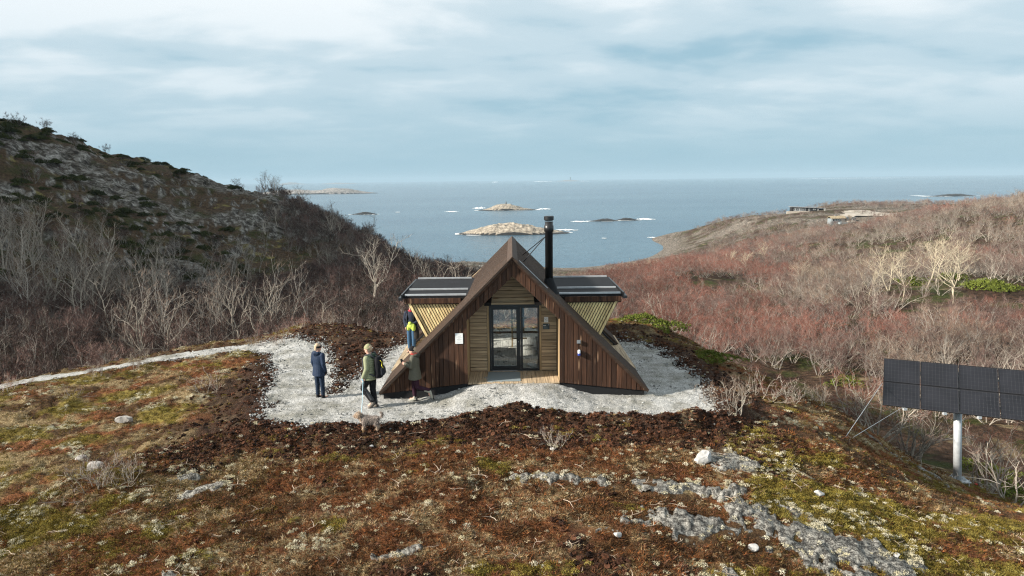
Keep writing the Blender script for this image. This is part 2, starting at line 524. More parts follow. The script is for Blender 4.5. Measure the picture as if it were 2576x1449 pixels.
# ------------------------------------------------------------------ terrain: sheet (finer where it is near)
th = np.concatenate([np.linspace(R(-112), R(-39.2), 90, endpoint=False), np.linspace(R(-39.2), R(39.2), 880), np.linspace(R(39.2), R(56), 24)[1:]])
def geo(a, b, s):
    return a*np.exp(np.arange(0, math.log(b/a), s))
rr = np.concatenate([geo(5, 9, .02), geo(9, 16.5, .0058), geo(16.5, 31, .0034), geo(31, 42, .0058), geo(42, 160, .009), geo(160, 650, .014), [650.0]])
TH, RR = np.meshgrid(th, rr)
GX = RR*np.sin(TH); GY = RR*np.cos(TH)
GZ, GSD, GB = height(GX, GY, True, 'all')
nr, nc = GX.shape
edge_n = (fbm(GX*1.6, GY*1.6, 4, 51)-.5)*.75 + (fbm(GX*9, GY*9, 2, 57)-.5)*.22
GRV = GSD + edge_n*np.where(GX < -9, .35, 1.0)
isg = (GRV < 0) & (RR < 60)
vid = np.arange(nr*nc).reshape(nr, nc)
quads = np.stack([vid[:-1, :-1], vid[:-1, 1:], vid[1:, 1:], vid[1:, :-1]], -1)
qx = (GX[:-1, :-1]+GX[1:, 1:])/2; qy = (GY[:-1, :-1]+GY[1:, 1:])/2; qr = np.hypot(qx, qy); qt = np.arctan2(qx, qy)

# masks
x, y = GX, GY
rkf = rock_field(x, y)
slope_x = np.gradient(GZ, axis=1)/(np.gradient(GX, axis=1)**2+np.gradient(GY, axis=1)**2)**.5
slope_r = np.gradient(GZ, axis=0)/(np.gradient(RR, axis=0))
SLP = np.hypot(slope_x, slope_r)
fb1 = fbm(x*.45, y*.45, 4, 61); fb2 = fbm(x*1.7, y*1.7, 4, 63); fb3 = fbm(x*.5+4, y*1.1, 4, 67); fb4 = fbm(x*4.5, y*4.5, 3, 69)
sdn = GSD + (fb2-.5)*1.5
wid = 1.0 + 1.6*sstep(5, 7, x)*sstep(17.5, 19.5, y) + .9*sstep(-9.5, -7, x)*sstep(28, 24, y)
PEAT = (1-sstep(.25, 1.0, sdn/wid))*(GSD < 5)
PEAT *= np.where((x < -8.6) & (y > 22), .35, 1.0)
PEAT = np.maximum(PEAT, sstep(-11.5, -9.5, x)*sstep(-3.5, -4.6, x)*sstep(20, 21, y)*sstep(36, 33, y+(fb2-.5)*5)*.9*(x > -9.6+(28-y)*.0)*((x > -9.5) | (y > 28)))
PEAT = np.maximum(PEAT, sstep(-10.2, -8.6, x+(fb2-.5)*2.5)*sstep(-6.5, -7.2, x)*sstep(15.8, 17.6, y)*sstep(27, 25, y)*.85)
PEAT = np.maximum(PEAT, sstep(16.4, 17.6, y+(fb2-.5)*2.4)*sstep(-8, -6, x)*sstep(7, 5.5, x)*(y < 21)*.8)
PEAT = np.maximum(PEAT, sstep(.60, .68, fb1*.6+fb2*.4)*.8*sstep(-8, -3, x)*sstep(9, 5, x))
leftm = sstep(-4.0, -9.0, x); rightm = sstep(3.0, 6.5, x)*sstep(18.5, 15.5, y)
MOSS = sstep(.52, .64, fb3*.65+fb2*.35 + leftm*.055 + rightm*.12 - .055)*(1-PEAT)
LICH = sstep(.625, .70, fb2*.45+fb4*.25+fbm(x*.8+9, y*1.6, 3, 71)*.3 + leftm*.03 + rightm*.06 + .02*sstep(15, 12, y) - .03*sstep(4, -3, x)*sstep(-6, -3, x))*(1-PEAT)
ROCK = sstep(.30, .62, rkf+(fb2-.5)*1.7+(fb4-.5)*1.1)*sstep(.02, .22, rkf)
RUST = sstep(.44, .60, fbm(x*.6+2, y*.9+7, 4, 73)+.05*sstep(-7, -3, x)*sstep(9, 5, x))
STRAW = sstep(.50, .66, fbm(x*1.1+1, y*2.0+3, 4, 75)+leftm*.03)

def heath_material():
    m = bpy.data.materials.new('heath'); m.use_nodes = True
    t = m.node_tree; b = t.nodes['Principled BSDF']; k = t.links.new
    b.inputs['Roughness'].default_value = .95; b.inputs['Specular IOR Level'].default_value = .1
    g = N(t, 'ShaderNodeNewGeometry')
    def noise(s, d=4, r=.6):
        n = N(t, 'ShaderNodeTexNoise', i_Scale=s, i_Detail=float(d), i_Roughness=r)
        k(g.outputs['Position'], n.inputs['Vector']); return n.outputs['Fac']
    def A(nm):
        n = N(t, 'ShaderNodeAttribute'); n.attribute_name = nm; return n.outputs['Fac']
    def mixc(f, a, c):
        n = N(t, 'ShaderNodeMix', data_type='RGBA')
        k(f, n.inputs[0])
        for s, v in ((6, a), (7, c)):
            if hasattr(v, 'is_output'): k(v, n.inputs[s])
            else: n.inputs[s].default_value = (*v, 1)
        return n.outputs[2]
    def rmp(f, st):
        n = ramp(t, st); k(f, n.inputs[0]); return n.outputs[0]
    fine = noise(26, 5, .7); mid = noise(7, 4, .6)
    base = rmp(fine, [(.30, (.014, .009, .006)), (.46, (.050, .028, .014)), (.58, (.100, .058, .028)), (.74, (.22, .145, .080))])
    rust = rmp(fine, [(.30, (.026, .011, .006)), (.46, (.115, .044, .018)), (.60, (.22, .090, .036)), (.74, (.33, .19, .10))])
    c = mixc(A('rust'), base, rust)
    straw = rmp(fine, [(.32, (.05, .035, .015)), (.5, (.19, .135, .065)), (.68, (.42, .33, .20))])
    c = mixc(A('straw'), c, straw)
    moss = rmp(mid, [(.3, (.050, .036, .010)), (.5, (.135, .100, .024)), (.7, (.26, .205, .055))])
    c = mixc(A('moss'), c, moss)
    peat = rmp(fine, [(.32, (.010, .007, .006)), (.52, (.042, .023, .015)), (.66, (.085, .046, .030)), (.78, (.17, .10, .065))])
    c = mixc(A('peat'), c, peat)
    lf = N(t, 'ShaderNodeMath', operation='MULTIPLY'); k(A('lichen'), lf.inputs[0])
    k(rmp(noise(14, 3), [(.42, 0.0), (.52, 1.0)]), lf.inputs[1])
    c = mixc(lf.outputs[0], c, rmp(fine, [(.3, (.22, .20, .13)), (.6, (.50, .46, .33))]))
    k(c, b.inputs['Base Color'])
    bp = N(t, 'ShaderNodeBump', i_Strength=.9, i_Distance=.06); k(fine, bp.inputs['Height']); k(bp.outputs[0], b.inputs['Normal'])
    return m
def rock_material(name, dark=(.035, .034, .034), mid=(.13, .125, .12), light=(.38, .37, .34), scale=1.0, warm=False):
    m = bpy.data.materials.new(name); m.use_nodes = True
    t = m.node_tree; b = t.nodes['Principled BSDF']; k = t.links.new
    b.inputs['Roughness'].default_value = .9; b.inputs['Specular IOR Level'].default_value = .2
    g = N(t, 'ShaderNodeNewGeometry')
    n1 = N(t, 'ShaderNodeTexNoise', i_Scale=2.2*scale, i_Detail=6.0, i_Roughness=.68, i_Distortion=.4)
    n2 = N(t, 'ShaderNodeTexNoise', i_Scale=9*scale, i_Detail=5.0, i_Roughness=.7)
    vo = N(t, 'ShaderNodeTexVoronoi', feature='DISTANCE_TO_EDGE', i_Scale=1.3*scale)
    mp = N(t, 'ShaderNodeVectorMath', operation='MULTIPLY_ADD')
    k(n1.outputs['Color'], mp.inputs[0]); mp.inputs[1].default_value = (.6/scale,)*3; k(g.outputs['Position'], mp.inputs[2])
    k(mp.outputs[0], vo.inputs['Vector'])
    for n in (n1, n2): k(g.outputs['Position'], n.inputs['Vector'])
    mxx = N(t, 'ShaderNodeMath', operation='MULTIPLY_ADD', n_1=.55); k(n1.outputs['Fac'], mxx.inputs[0])
    m3_ = N(t, 'ShaderNodeMath', operation='MULTIPLY', n_1=.45); k(n2.outputs['Fac'], m3_.inputs[0]); k(m3_.outputs[0], mxx.inputs[2])
    r1 = ramp(t, [(.36, dark), (.47, mid), (.56, light), (.68, tuple(min(.62, v*1.45) for v in light))]); k(mxx.outputs[0], r1.inputs[0])
    cr = ramp(t, [(0, .25), (.06, 1.0)]); k(vo.outputs['Distance'], cr.inputs[0])
    mu = N(t, 'ShaderNodeMix', data_type='RGBA', blend_type='MULTIPLY'); mu.inputs[0].default_value = .8
    k(r1.outputs[0], mu.inputs[6]); k(cr.outputs[0], mu.inputs[7])
    k(mu.outputs[2], b.inputs['Base Color'])
    bp = N(t, 'ShaderNodeBump', i_Strength=.8, i_Distance=.08/scale); k(mxx.outputs[0], bp.inputs['Height']); k(bp.outputs[0], b.inputs['Normal'])
    return m
def slope_material(name, heathc, scrub, green, rockc, pale, grey):
    """far hillsides: heather, juniper and bare rock, told apart by the 'rock' and 'veg' masks"""
    m = bpy.data.materials.new(name); m.use_nodes = True
    t = m.node_tree; b = t.nodes['Principled BSDF']; k = t.links.new
    b.inputs['Roughness'].default_value = .95; b.inputs['Specular IOR Level'].default_value = .1
    g = N(t, 'ShaderNodeNewGeometry')
    def noise(s, d=5, r=.62, dist=0.0):
        n = N(t, 'ShaderNodeTexNoise', i_Scale=s, i_Detail=float(d), i_Roughness=r, i_Distortion=dist)
        k(g.outputs['Position'], n.inputs['Vector']); return n.outputs['Fac']
    def A(nm):
        n = N(t, 'ShaderNodeAttribute'); n.attribute_name = nm; return n.outputs['Fac']
    def mixc(f, a, c):
        n = N(t, 'ShaderNodeMix', data_type='RGBA'); k(f, n.inputs[0])
        for s, v in ((6, a), (7, c)):
            if hasattr(v, 'is_output'): k(v, n.inputs[s])
            else: n.inputs[s].default_value = (*v, 1)
        return n.outputs[2]
    def rmp(f, st):
        n = ramp(t, st); k(f, n.inputs[0]); return n.outputs[0]
    fine = noise(2.6, 6, .7)
    veg = rmp(fine, [(.32, tuple(v*.45 for v in heathc)), (.5, heathc), (.66, scrub)])
    veg = mixc(rmp(noise(.22, 4, .6), [(.50, 0.0), (.60, 1.0)]), veg, rmp(fine, [(.32, tuple(v*.4 for v in green)), (.6, green)]))
    veg = mixc(rmp(noise(.30, 5, .6, .5), [(.60, 0.0), (.68, 1.0)]), veg, pale)
    rk = rmp(noise(.9, 7, .72, .6), [(.36, tuple(v*.22 for v in rockc)), (.47, rockc), (.58, grey), (.70, tuple(min(.7, v*1.9) for v in grey))])
    c = mixc(A('rock'), veg, rk)
    k(c, b.inputs['Base Color'])
    bp = N(t, 'ShaderNodeBump', i_Strength=1.0, i_Distance=.5); k(noise(1.6, 6, .7), bp.inputs['Height']); k(bp.outputs[0], b.inputs['Normal'])
    return m
M_HEATH = heath_material()
M_ROCK = rock_material('bedrock', dark=(.017, .015, .013), mid=(.062, .057, .050), light=(.275, .260, .228), scale=3.6)
M_HILL = slope_material('hillside_ground', (.062, .040, .023), (.125, .080, .046), (.052, .050, .016), (.070, .061, .052), (.17, .14, .05), (.25, .235, .21))
M_TERR = slope_material('valley_ground', (.050, .031, .020), (.11, .065, .042), (.055, .062, .018), (.095, .08, .065), (.20, .155, .09), (.25, .21, .17))

verts = np.stack([GX, GY, GZ], -1)
verts_ground = verts.copy()
verts_ground[..., 2] -= np.where(GRV < -.12, .06, 0.0)*(RR < 60)
def submesh(name, V, qmask, mats, masks, material=True):
    q = quads[qmask]
    used, inv = np.unique(q.ravel(), return_inverse=True)
    me = npmesh(name, V.reshape(-1, 3)[used], inv.reshape(-1, 4), mats)
    for nm, arr in masks.items():
        attr(me, nm, arr.ravel()[used])
    o = link(name, me)
    tag(o, kind='structure')
    return o
SPLIT = 40.0
hm = {'peat': PEAT, 'moss': MOSS, 'lichen': LICH, 'rust': RUST, 'straw': STRAW}
gobj = submesh('ground', verts_ground, qr < SPLIT, M_HEATH, hm)
# bare rock on the far slopes
rmask = sstep(.74, 1.1, SLP + (fbm(x*.12, y*.12, 4, 81)-.5)*1.5 + (fbm(x*.6, y*.6, 3, 83)-.5)*.6)
hillmask = np.clip(rmask + sstep(.60, .70, fbm(x*.07+3, y*.1, 4, 85)+.05*sstep(100, 140, RR))*.8, 0, 1)
terrmask = np.maximum(sstep(.57, .64, fbm(x*.05+3, y*.08, 4, 87))*sstep(260, 330, RR), sstep(SEA_Z+5, SEA_Z+1.5, GZ+(fb1-.5)*4))
terrmask = np.maximum(terrmask, sstep(300, 380, RR)*sstep(.54, .62, fbm(x*.04+1, y*.12, 4, 89))*.8)
submesh('hill', verts, (qr >= SPLIT) & (qt < .03), M_HILL, {'rock': np.maximum(hillmask, terrmask*(RR > 260))})
submesh('terrain', verts, (qr >= SPLIT) & (qt >= .03), M_TERR, {'rock': terrmask})

# gravel: a sheet of its own on top of the ground
def gravel_material():
    m = bpy.data.materials.new('gravel'); m.use_nodes = True
    t = m.node_tree; b = t.nodes['Principled BSDF']; k = t.links.new
    b.inputs['Roughness'].default_value = .95; b.inputs['Specular IOR Level'].default_value = .15
    g = N(t, 'ShaderNodeNewGeometry')
    def noise(s, d, r=.6, vec=None):
        n = N(t, 'ShaderNodeTexNoise', i_Scale=s, i_Detail=float(d), i_Roughness=r)
        k(vec or g.outputs['Position'], n.inputs['Vector']); return n.outputs['Fac']
    f1 = noise(30, 4, .75); f2 = noise(1.1, 4)
    vo = N(t, 'ShaderNodeTexVoronoi', i_Scale=38.0); k(g.outputs['Position'], vo.inputs['Vector'])
    r1 = ramp(t, [(.30, (.12, .12, .11)), (.42, (.34, .34, .325)), (.52, (.43, .42, .40)), (.66, (.565, .555, .53))]); k(f1, r1.inputs[0])
    r2 = ramp(t, [(.36, (.56, .55, .50)), (.58, (1, 1, 1))]); k(f2, r2.inputs[0])
    mu = N(t, 'ShaderNodeMix', data_type='RGBA', blend_type='MULTIPLY'); mu.inputs[0].default_value = 1
    k(r1.outputs[0], mu.inputs[6]); k(r2.outputs[0], mu.inputs[7])
    sepc = N(t, 'ShaderNodeSeparateColor'); k(vo.outputs['Color'], sepc.inputs[0])
    r3 = ramp(t, [(0, .6), (1, 1.25)]); k(sepc.outputs[0], r3.inputs[0])
    mu2 = N(t, 'ShaderNodeMix', data_type='RGBA', blend_type='MULTIPLY'); mu2.inputs[0].default_value = 1
    k(mu.outputs[2], mu2.inputs[6]); k(r3.outputs[0], mu2.inputs[7])
    k(mu2.outputs[2], b.inputs['Base Color'])
    bp = N(t, 'ShaderNodeBump', i_Strength=1.0, i_Distance=.035); k(f1, bp.inputs['Height']); k(bp.outputs[0], b.inputs['Normal'])
    return m
M_GRAVEL = gravel_material()
gv = verts.copy()
gv[..., 2] += .012 + (fbm(x*6, y*6, 3, 91)-.5)*.05 + (fbm(x*1.3, y*1.3, 2, 92)-.5)*.07
qg = isg[:-1, :-1] & isg[1:, 1:] & isg[:-1, 1:] & isg[1:, :-1]
submesh('gravel_path', gv, qg, M_GRAVEL, {})
# bedrock that breaks through the heath
rz = GZ - .10 + .125*np.clip(ROCK, 0, 1) + (fbm(x*1.1, y*1.9, 4, 95)-.5)*.20*(.3+ROCK) + (ridged(x*5.2, y*6.2, 3, 97)-.6)*.07
rv = verts.copy(); rv[..., 2] = rz
qk = (rkf[:-1, :-1] > .03) & (qr < SPLIT) & (GSD[:-1, :-1] > .6)
submesh('bedrock', rv, qk, M_ROCK, {})

# ------------------------------------------------------------------ sea
def sea_material():
    m = bpy.data.materials.new('sea'); m.use_nodes = True
    t = m.node_tree; b = t.nodes['Principled BSDF']; k = t.links.new
    b.inputs['Base Color'].default_value = (.050, .115, .155, 1)
    b.inputs['Roughness'].default_value = .22; b.inputs['IOR'].default_value = 1.33
    g = N(t, 'ShaderNodeNewGeometry')
    mp = N(t, 'ShaderNodeMapping'); mp.inputs['Scale'].default_value = (.6, 1, 1); mp.inputs['Rotation'].default_value = (0, 0, R(8)); k(g.outputs['Position'], mp.inputs['Vector'])
    n1 = N(t, 'ShaderNodeTexNoise', i_Scale=.075, i_Detail=6.0, i_Roughness=.68); k(mp.outputs[0], n1.inputs['Vector'])
    n2 = N(t, 'ShaderNodeTexNoise', i_Scale=.004, i_Detail=4.0); k(mp.outputs[0], n2.inputs['Vector'])
    bp = N(t, 'ShaderNodeBump', i_Strength=1.0, i_Distance=3.2); k(n1.outputs['Fac'], bp.inputs['Height']); k(bp.outputs[0], b.inputs['Normal'])
    rr_ = ramp(t, [(.35, (.044, .094, .135)), (.65, (.066, .125, .165))]); k(n2.outputs['Fac'], rr_.inputs[0]); k(rr_.outputs[0], b.inputs['Base Color'])
    return m
sea = MB()
sea.add([(-30000, 150, SEA_Z), (30000, 150, SEA_Z), (30000, 30000, SEA_Z), (-30000, 30000, SEA_Z)], [(0, 1, 2, 3)])
tag(sea.build('sea', sea_material()), kind='structure')

# ------------------------------------------------------------------ finding ground
_ti = lambda t: np.clip(np.searchsorted(th, t), 1, len(th)-1)
def grid_at(x, y):
    """nearest row and column of the terrain sheet"""
    t = np.arctan2(x, y); r = np.hypot(x, y)
    c = _ti(t); c = np.where(np.abs(th[c-1]-t) < np.abs(th[c]-t), c-1, c)
    q = np.clip(np.searchsorted(rr, r), 1, len(rr)-1); q = np.where(np.abs(rr[q-1]-r) < np.abs(rr[q]-r), q-1, q)
    return q, c
def gz(x, y):
    q, c = grid_at(np.asarray(x, float), np.asarray(y, float))
    return GZ[q, c]
def hit(px, py, lo=8.0, hi=300.0):
    """where the line of sight through a survey pixel meets the ground"""
    Y = np.exp(np.linspace(math.log(lo), math.log(hi), 1500))
    p = at(px, py, 1.0); d = p - Vector((0, 0, CAM_Z))
    X = d.x*Y; Z = CAM_Z + d.z*Y
    g = gz(X, Y)
    i = np.argmax(Z <= g)
    return Vector((X[i], Y[i], g[i]))


# ------------------------------------------------------------------ wood, metal and glass
def wood(name, col, knot, dark, axis='z', gs=1.0, knots=2.6, var=.22, rough=.75, knot_size=.09):
    if name in MATS: return MATS[name]
    m = bpy.data.materials.new(name); m.use_nodes = True
    t = m.node_tree; b = t.nodes['Principled BSDF']; k = t.links.new
    b.inputs['Roughness'].default_value = rough; b.inputs['Specular IOR Level'].default_value = .25
    oi = N(t, 'ShaderNodeObjectInfo'); tcn = N(t, 'ShaderNodeTexCoord')
    mul = N(t, 'ShaderNodeMath', operation='MULTIPLY', n_1=91.0); k(oi.outputs['Random'], mul.inputs[0])
    cmbn = N(t, 'ShaderNodeCombineXYZ')
    for i in range(3): k(mul.outputs[0], cmbn.inputs[i])
    add = N(t, 'ShaderNodeVectorMath', operation='ADD'); k(tcn.outputs['Object'], add.inputs[0]); k(cmbn.outputs[0], add.inputs[1])
    g = {'z': (22, 22, 1.1), 'x': (1.1, 22, 22), 'y': (22, 1.1, 22)}[axis]
    kn = {'z': (7, 7, 1.0), 'x': (1.0, 7, 7), 'y': (7, 1.0, 7)}[axis]
    mp = N(t, 'ShaderNodeMapping'); mp.inputs['Scale'].default_value = tuple(v*gs for v in g); k(add.outputs[0], mp.inputs['Vector'])
    mk = N(t, 'ShaderNodeMapping'); mk.inputs['Scale'].default_value = kn; k(add.outputs[0], mk.inputs['Vector'])
    nz = N(t, 'ShaderNodeTexNoise', i_Scale=1.0, i_Detail=4.0, i_Roughness=.6); k(mp.outputs[0], nz.inputs['Vector'])
    n3 = N(t, 'ShaderNodeTexNoise', i_Scale=1.2, i_Detail=3.0, i_Roughness=.6); k(mk.outputs[0], n3.inputs['Vector'])
    r = ramp(t, [(.3, tuple(v*.55 for v in col)), (.5, col), (.72, tuple(min(1, v*1.5) for v in col))]); k(nz.outputs['Fac'], r.inputs[0])
    vr = N(t, 'ShaderNodeTexVoronoi', i_Scale=knots/2.6); k(mk.outputs[0], vr.inputs['Vector'])
    kr = ramp(t, [(0, 1.0), (knot_size*.6, 1.0), (knot_size*1.6, 0.0)]); k(vr.outputs['Distance'], kr.inputs[0])
    sc_ = N(t, 'ShaderNodeSeparateColor'); k(vr.outputs['Color'], sc_.inputs[0])
    ks = ramp(t, [(.45, 0.0), (.55, 1.0)]); k(sc_.outputs[1], ks.inputs[0])
    kf = N(t, 'ShaderNodeMath', operation='MULTIPLY'); k(kr.outputs[0], kf.inputs[0]); k(ks.outputs[0], kf.inputs[1])
    mr = N(t, 'ShaderNodeMapRange'); mr.inputs[3].default_value = 1-var; mr.inputs[4].default_value = 1+var; k(oi.outputs['Random'], mr.inputs[0])
    mu = N(t, 'ShaderNodeMix', data_type='RGBA', blend_type='MULTIPLY'); mu.inputs[0].default_value = 1
    k(r.outputs[0], mu.inputs[6]); k(mr.outputs[0], mu.inputs[7])
    wv = N(t, 'ShaderNodeMix', data_type='RGBA'); k(ramp_out(t, n3.outputs['Fac'], [(.45, 0.0), (.70, .5)]), wv.inputs[0]); k(mu.outputs[2], wv.inputs[6]); wv.inputs[7].default_value = (*dark, 1)
    mx_ = N(t, 'ShaderNodeMix', data_type='RGBA'); k(kf.outputs[0], mx_.inputs[0]); k(wv.outputs[2], mx_.inputs[6]); mx_.inputs[7].default_value = (*knot, 1)
    k(mx_.outputs[2], b.inputs['Base Color'])
    bp = N(t, 'ShaderNodeBump', i_Strength=.35, i_Distance=.006); k(nz.outputs['Fac'], bp.inputs['Height']); k(bp.outputs[0], b.inputs['Normal'])
    MATS[name] = m
    return m
def ramp_out(t, f, st):
    n = ramp(t, st); t.links.new(f, n.inputs[0]); return n.outputs[0]
def glass_material():
    m = bpy.data.materials.new('window_glass'); m.use_nodes = True
    t = m.node_tree; k = t.links.new
    for n in list(t.nodes): t.nodes.remove(n)
    o = N(t, 'ShaderNodeOutputMaterial'); mx_ = N(t, 'ShaderNodeMixShader'); tr = N(t, 'ShaderNodeBsdfTransparent'); gl = N(t, 'ShaderNodeBsdfGlossy')
    tr.inputs[0].default_value = (.94, .96, .95, 1); gl.inputs['Roughness'].default_value = .02; gl.inputs['Color'].default_value = (.9, .95, 1, 1)
    ge = N(t, 'ShaderNodeNewGeometry'); dt = N(t, 'ShaderNodeVectorMath', operation='DOT_PRODUCT'); k(ge.outputs['Normal'], dt.inputs[0]); k(ge.outputs['Incoming'], dt.inputs[1])
    ab = N(t, 'ShaderNodeMath', operation='ABSOLUTE'); k(dt.outputs['Value'], ab.inputs[0])
    om = N(t, 'ShaderNodeMath', operation='SUBTRACT', n_0=1.0); k(ab.outputs[0], om.inputs[1])
    pw = N(t, 'ShaderNodeMath', operation='POWER', n_1=5.0); k(om.outputs[0], pw.inputs[0])
    fr = N(t, 'ShaderNodeMath', operation='MULTIPLY_ADD', n_1=.94, n_2=.06); k(pw.outputs[0], fr.inputs[0])
    k(fr.outputs[0], mx_.inputs[0]); k(tr.outputs[0], mx_.inputs[1]); k(gl.outputs[0], mx_.inputs[2]); k(mx_.outputs[0], o.inputs[0])
    return m
M_STAIN = wood('stained_cladding', (.060, .028, .0155), (.27, .16, .095), (.026, .013, .009), 'z', var=.42, knots=3.4, knot_size=.17)
M_STAINX = wood('stained_roof_boards', (.060, .038, .026), (.10, .065, .042), (.032, .020, .014), 'x', gs=.7, var=.1)
M_PINEX = wood('pine_boards', (.40, .30, .19), (.12, .07, .038), (.29, .21, .13), 'x', var=.22, knots=3.6, knot_size=.15)
M_PINEZ = wood('pine_trim', (.36, .255, .14), (.14, .08, .04), (.26, .18, .09), 'z', var=.10)
M_LARCH = wood('bright_slats', (.76, .58, .30), (.34, .20, .08), (.66, .46, .22), 'z', var=.16)
M_DECK = wood('deck_boards', (.40, .305, .20), (.22, .14, .08), (.33, .25, .16), 'y', var=.10)
M_TRIM = wood('shaded_edge_trim', (.040, .026, .018), (.06, .04, .028), (.026, .017, .012), 'x')
M_FLOOR = wood('grey_floor', (.50, .485, .455), (.42, .39, .36), (.46, .44, .42), 'y', var=.1)
M_BLACK = mat('black_metal', (.012, .012, .013), .38, .0, spec=.5, noise=(9, .2, 3))
M_BLACKM = mat('black_plinth', (.011, .011, .012), .8)
M_MEMB = mat('roof_membrane', (.012, .012, .0135), .75, noise=(3, .25, 4), spec=.2)
M_SEAM = mat('metal_seam', (.50, .51, .52), .5, .5, noise=(6, .15, 2))
M_DARK = mat('dark_backing', (.010, .008, .007), .9)
M_GLASS = glass_material()

# ------------------------------------------------------------------ cabin  (local y = distance behind the front gable)
CY = 20.7
cab = tag(empty('cabin', (0.02, CY, 0)), 'dark stained steep gabled wooden cabin with side bays and black flue', 'cabin')
RZ = 3.83
rng = random.Random(4)
# gable cladding, board by board
def open_z(x):       # lower edge of the cladding
    a = abs(x)
    if a <= 1.38: return 3.24-a*.957
    return -(a-1.38)*.11
x = -3.96
edges = []
while x < 3.96:
    w = rng.choice((.115, .13, .14, .15, .165))
    edges.append((x, min(x+w, 3.96))); x += w
for x0, x1 in edges:
    cuts = [x0] + [c for c in (-1.38, 0.0, 1.38) if x0+.004 < c < x1-.004] + [x1]
    for a, b_ in zip(cuts[:-1], cuts[1:]):
        g = .007
        a2 = a+g if a == x0 else a
        b2 = b_-g if b_ == x1 else b_
        mid = (a+b_)/2
        eps = 1e-4 if mid > 0 else -1e-4
        def bz(v):
            if abs(mid) > 1.38: return open_z(math.copysign(max(abs(v), 1.3801), mid))
            return 3.24-min(abs(v), 1.38)*.957
        top = lambda v: RZ-.10-abs(v)
        if top(a2) - bz(a2) < .02 and top(b2) - bz(b2) < .02:
            continue
        dy = rng.uniform(-.006, .006)
        mb = MB()
        pz = [(a2, bz(a2)), (b2, bz(b2)), (b2, max(top(b2), bz(b2)+.01)), (a2, max(top(a2), bz(a2)+.01))]
        mb.prism(pz, 'y', dy, .035+dy)
        mb.build('cladding_board', M_STAIN, cab)
# wall behind the cladding, either side of the porch, and above it
for s in (-1, 1):
    mb = MB(); mb.prism([(s*1.40, -.3), (s*3.9, -.3), (s*3.9, -.17), (s*1.40, 2.30)], 'y', .05, .12); mb.build('wall', M_DARK, cab)
    mb = MB(); mb.prism([(s*1.39, 1.94), (s*1.39, 2.31), (0.002*s, 3.70), (0.002*s, 3.27)], 'y', .05, .12); mb.build('wall', M_DARK, cab)
    # black plinth under the cladding
    mb = MB(); mb.prism([(s*1.40, -.02), (s*3.94, -.29), (s*3.94, -.80), (s*1.40, -.80)], 'y', .03, .20); mb.build('plinth', M_BLACKM, cab)
    mb = MB(); mb.box(min(s*3.80, s*3.93), max(s*3.80, s*3.93), .21, 2.3, -.8, -.22); mb.build('plinth', M_BLACKM, cab)
    # porch: side lining, sloping soffit
    mb = MB(); mb.box(min(s*1.385, s*1.41), max(s*1.385, s*1.41), .04, 1.38, -.02, 1.93); mb.build('porch_lining', M_PINEZ, cab)
    mb = MB(); mb.prism([(s*1.40, 1.925), (0, 3.255), (0, 3.285), (s*1.40, 1.955)], 'y', .04, 1.38); mb.build('porch_soffit', M_STAIN, cab)
    mb = MB(); mb.box(min(s*.66, s*.86), max(s*.66, s*.86), .25, 1.36, 2.32, 2.42); mb.build('porch_beam', M_DARK, cab)
# porch back wall: horizontal boards left, right and above the door
z = .01
while z < 3.2:
    h = rng.choice((.105, .115, .12))
    z1 = min(z+h-.012, 3.2)
    xm = 1.375 if z1 < 1.92 else max(0, (3.235-z1)/.957)
    segs = [(-xm, -.835), (.90, xm)] if z < 2.14 else [(-xm, xm)]
    for a, b_ in segs:
        if b_-a > .05:
            dy = rng.uniform(-.006, .006)
            mb = MB(); mb.box(a, b_, 1.385+dy, 1.41+dy, z, z1); mb.build('wall_board', M_PINEX, cab)
    z += h
mb = MB(); mb.prism([(-1.40, -.02), (-.84, -.02), (-.84, 2.60), (-1.40, 2.05)], 'y', 1.42, 1.46); mb.build('inner_wall', M_DARK, cab)
mb = MB(); mb.prism([(.90, -.02), (1.40, -.02), (1.40, 2.05), (.90, 2.54)], 'y', 1.42, 1.46); mb.build('inner_wall', M_DARK, cab)
mb = MB(); mb.prism([(-.838, 2.15), (.898, 2.15), (.898, 2.53), (0, 3.42), (-.838, 2.59)], 'y', 1.42, 1.46); mb.build('inner_wall', M_DARK, cab)
# door trim
for b in ((-.825, -.757, 0.005, 2.16), (.837, .895, 0.005, 2.16)):
    mb = MB(); mb.box(b[0], b[1], 1.355, 1.425, b[2], b[3]); mb.build('door_trim', M_PINEZ, cab)
mb = MB(); mb.box(-.86, .93, 1.350, 1.42, 2.162, 2.225); mb.build('door_trim', M_PINEX, cab)
# double door with glass
door = MB()
for b in ((-.755, -.70, .012, 2.158), (.80, .835, .012, 2.158), (-.70, .80, 2.06, 2.158), (-.70, .80, .012, .04)):
    door.box(b[0], b[1], 1.37, 1.46, b[2], b[3])
door = door.build('door', M_BLACK, cab)
for nm, x0, x1, gx0, gx1, gz0, gz1 in (('door_leaf', -.695, .235, -.625, .105, .16, 1.99), ('side_light', .24, .795, .305, .775, .08, 2.04)):
    mb = MB()
    mb.box(x0, gx0, 1.385, 1.435, .045, 2.055); mb.box(gx1, x1, 1.385, 1.435, .045, 2.055)
    mb.box(gx0, gx1, 1.385, 1.435, .045, gz0); mb.box(gx0, gx1, 1.385, 1.435, gz1, 2.055)
    mb.build(nm, M_BLACK, door)
    mb = MB(); mb.box(gx0, gx1, 1.406, 1.412, gz0, gz1); mb.build('pane', M_GLASS, door)
hd = MB(); hd.tube([(.165, 1.385, 1.06), (.165, 1.32, 1.06), (.03, 1.32, 1.06)], .011, 6); hd.box(.155, .175, 1.375, 1.388, .92, 1.10)
hd.build('handle', M_BLACK, door)
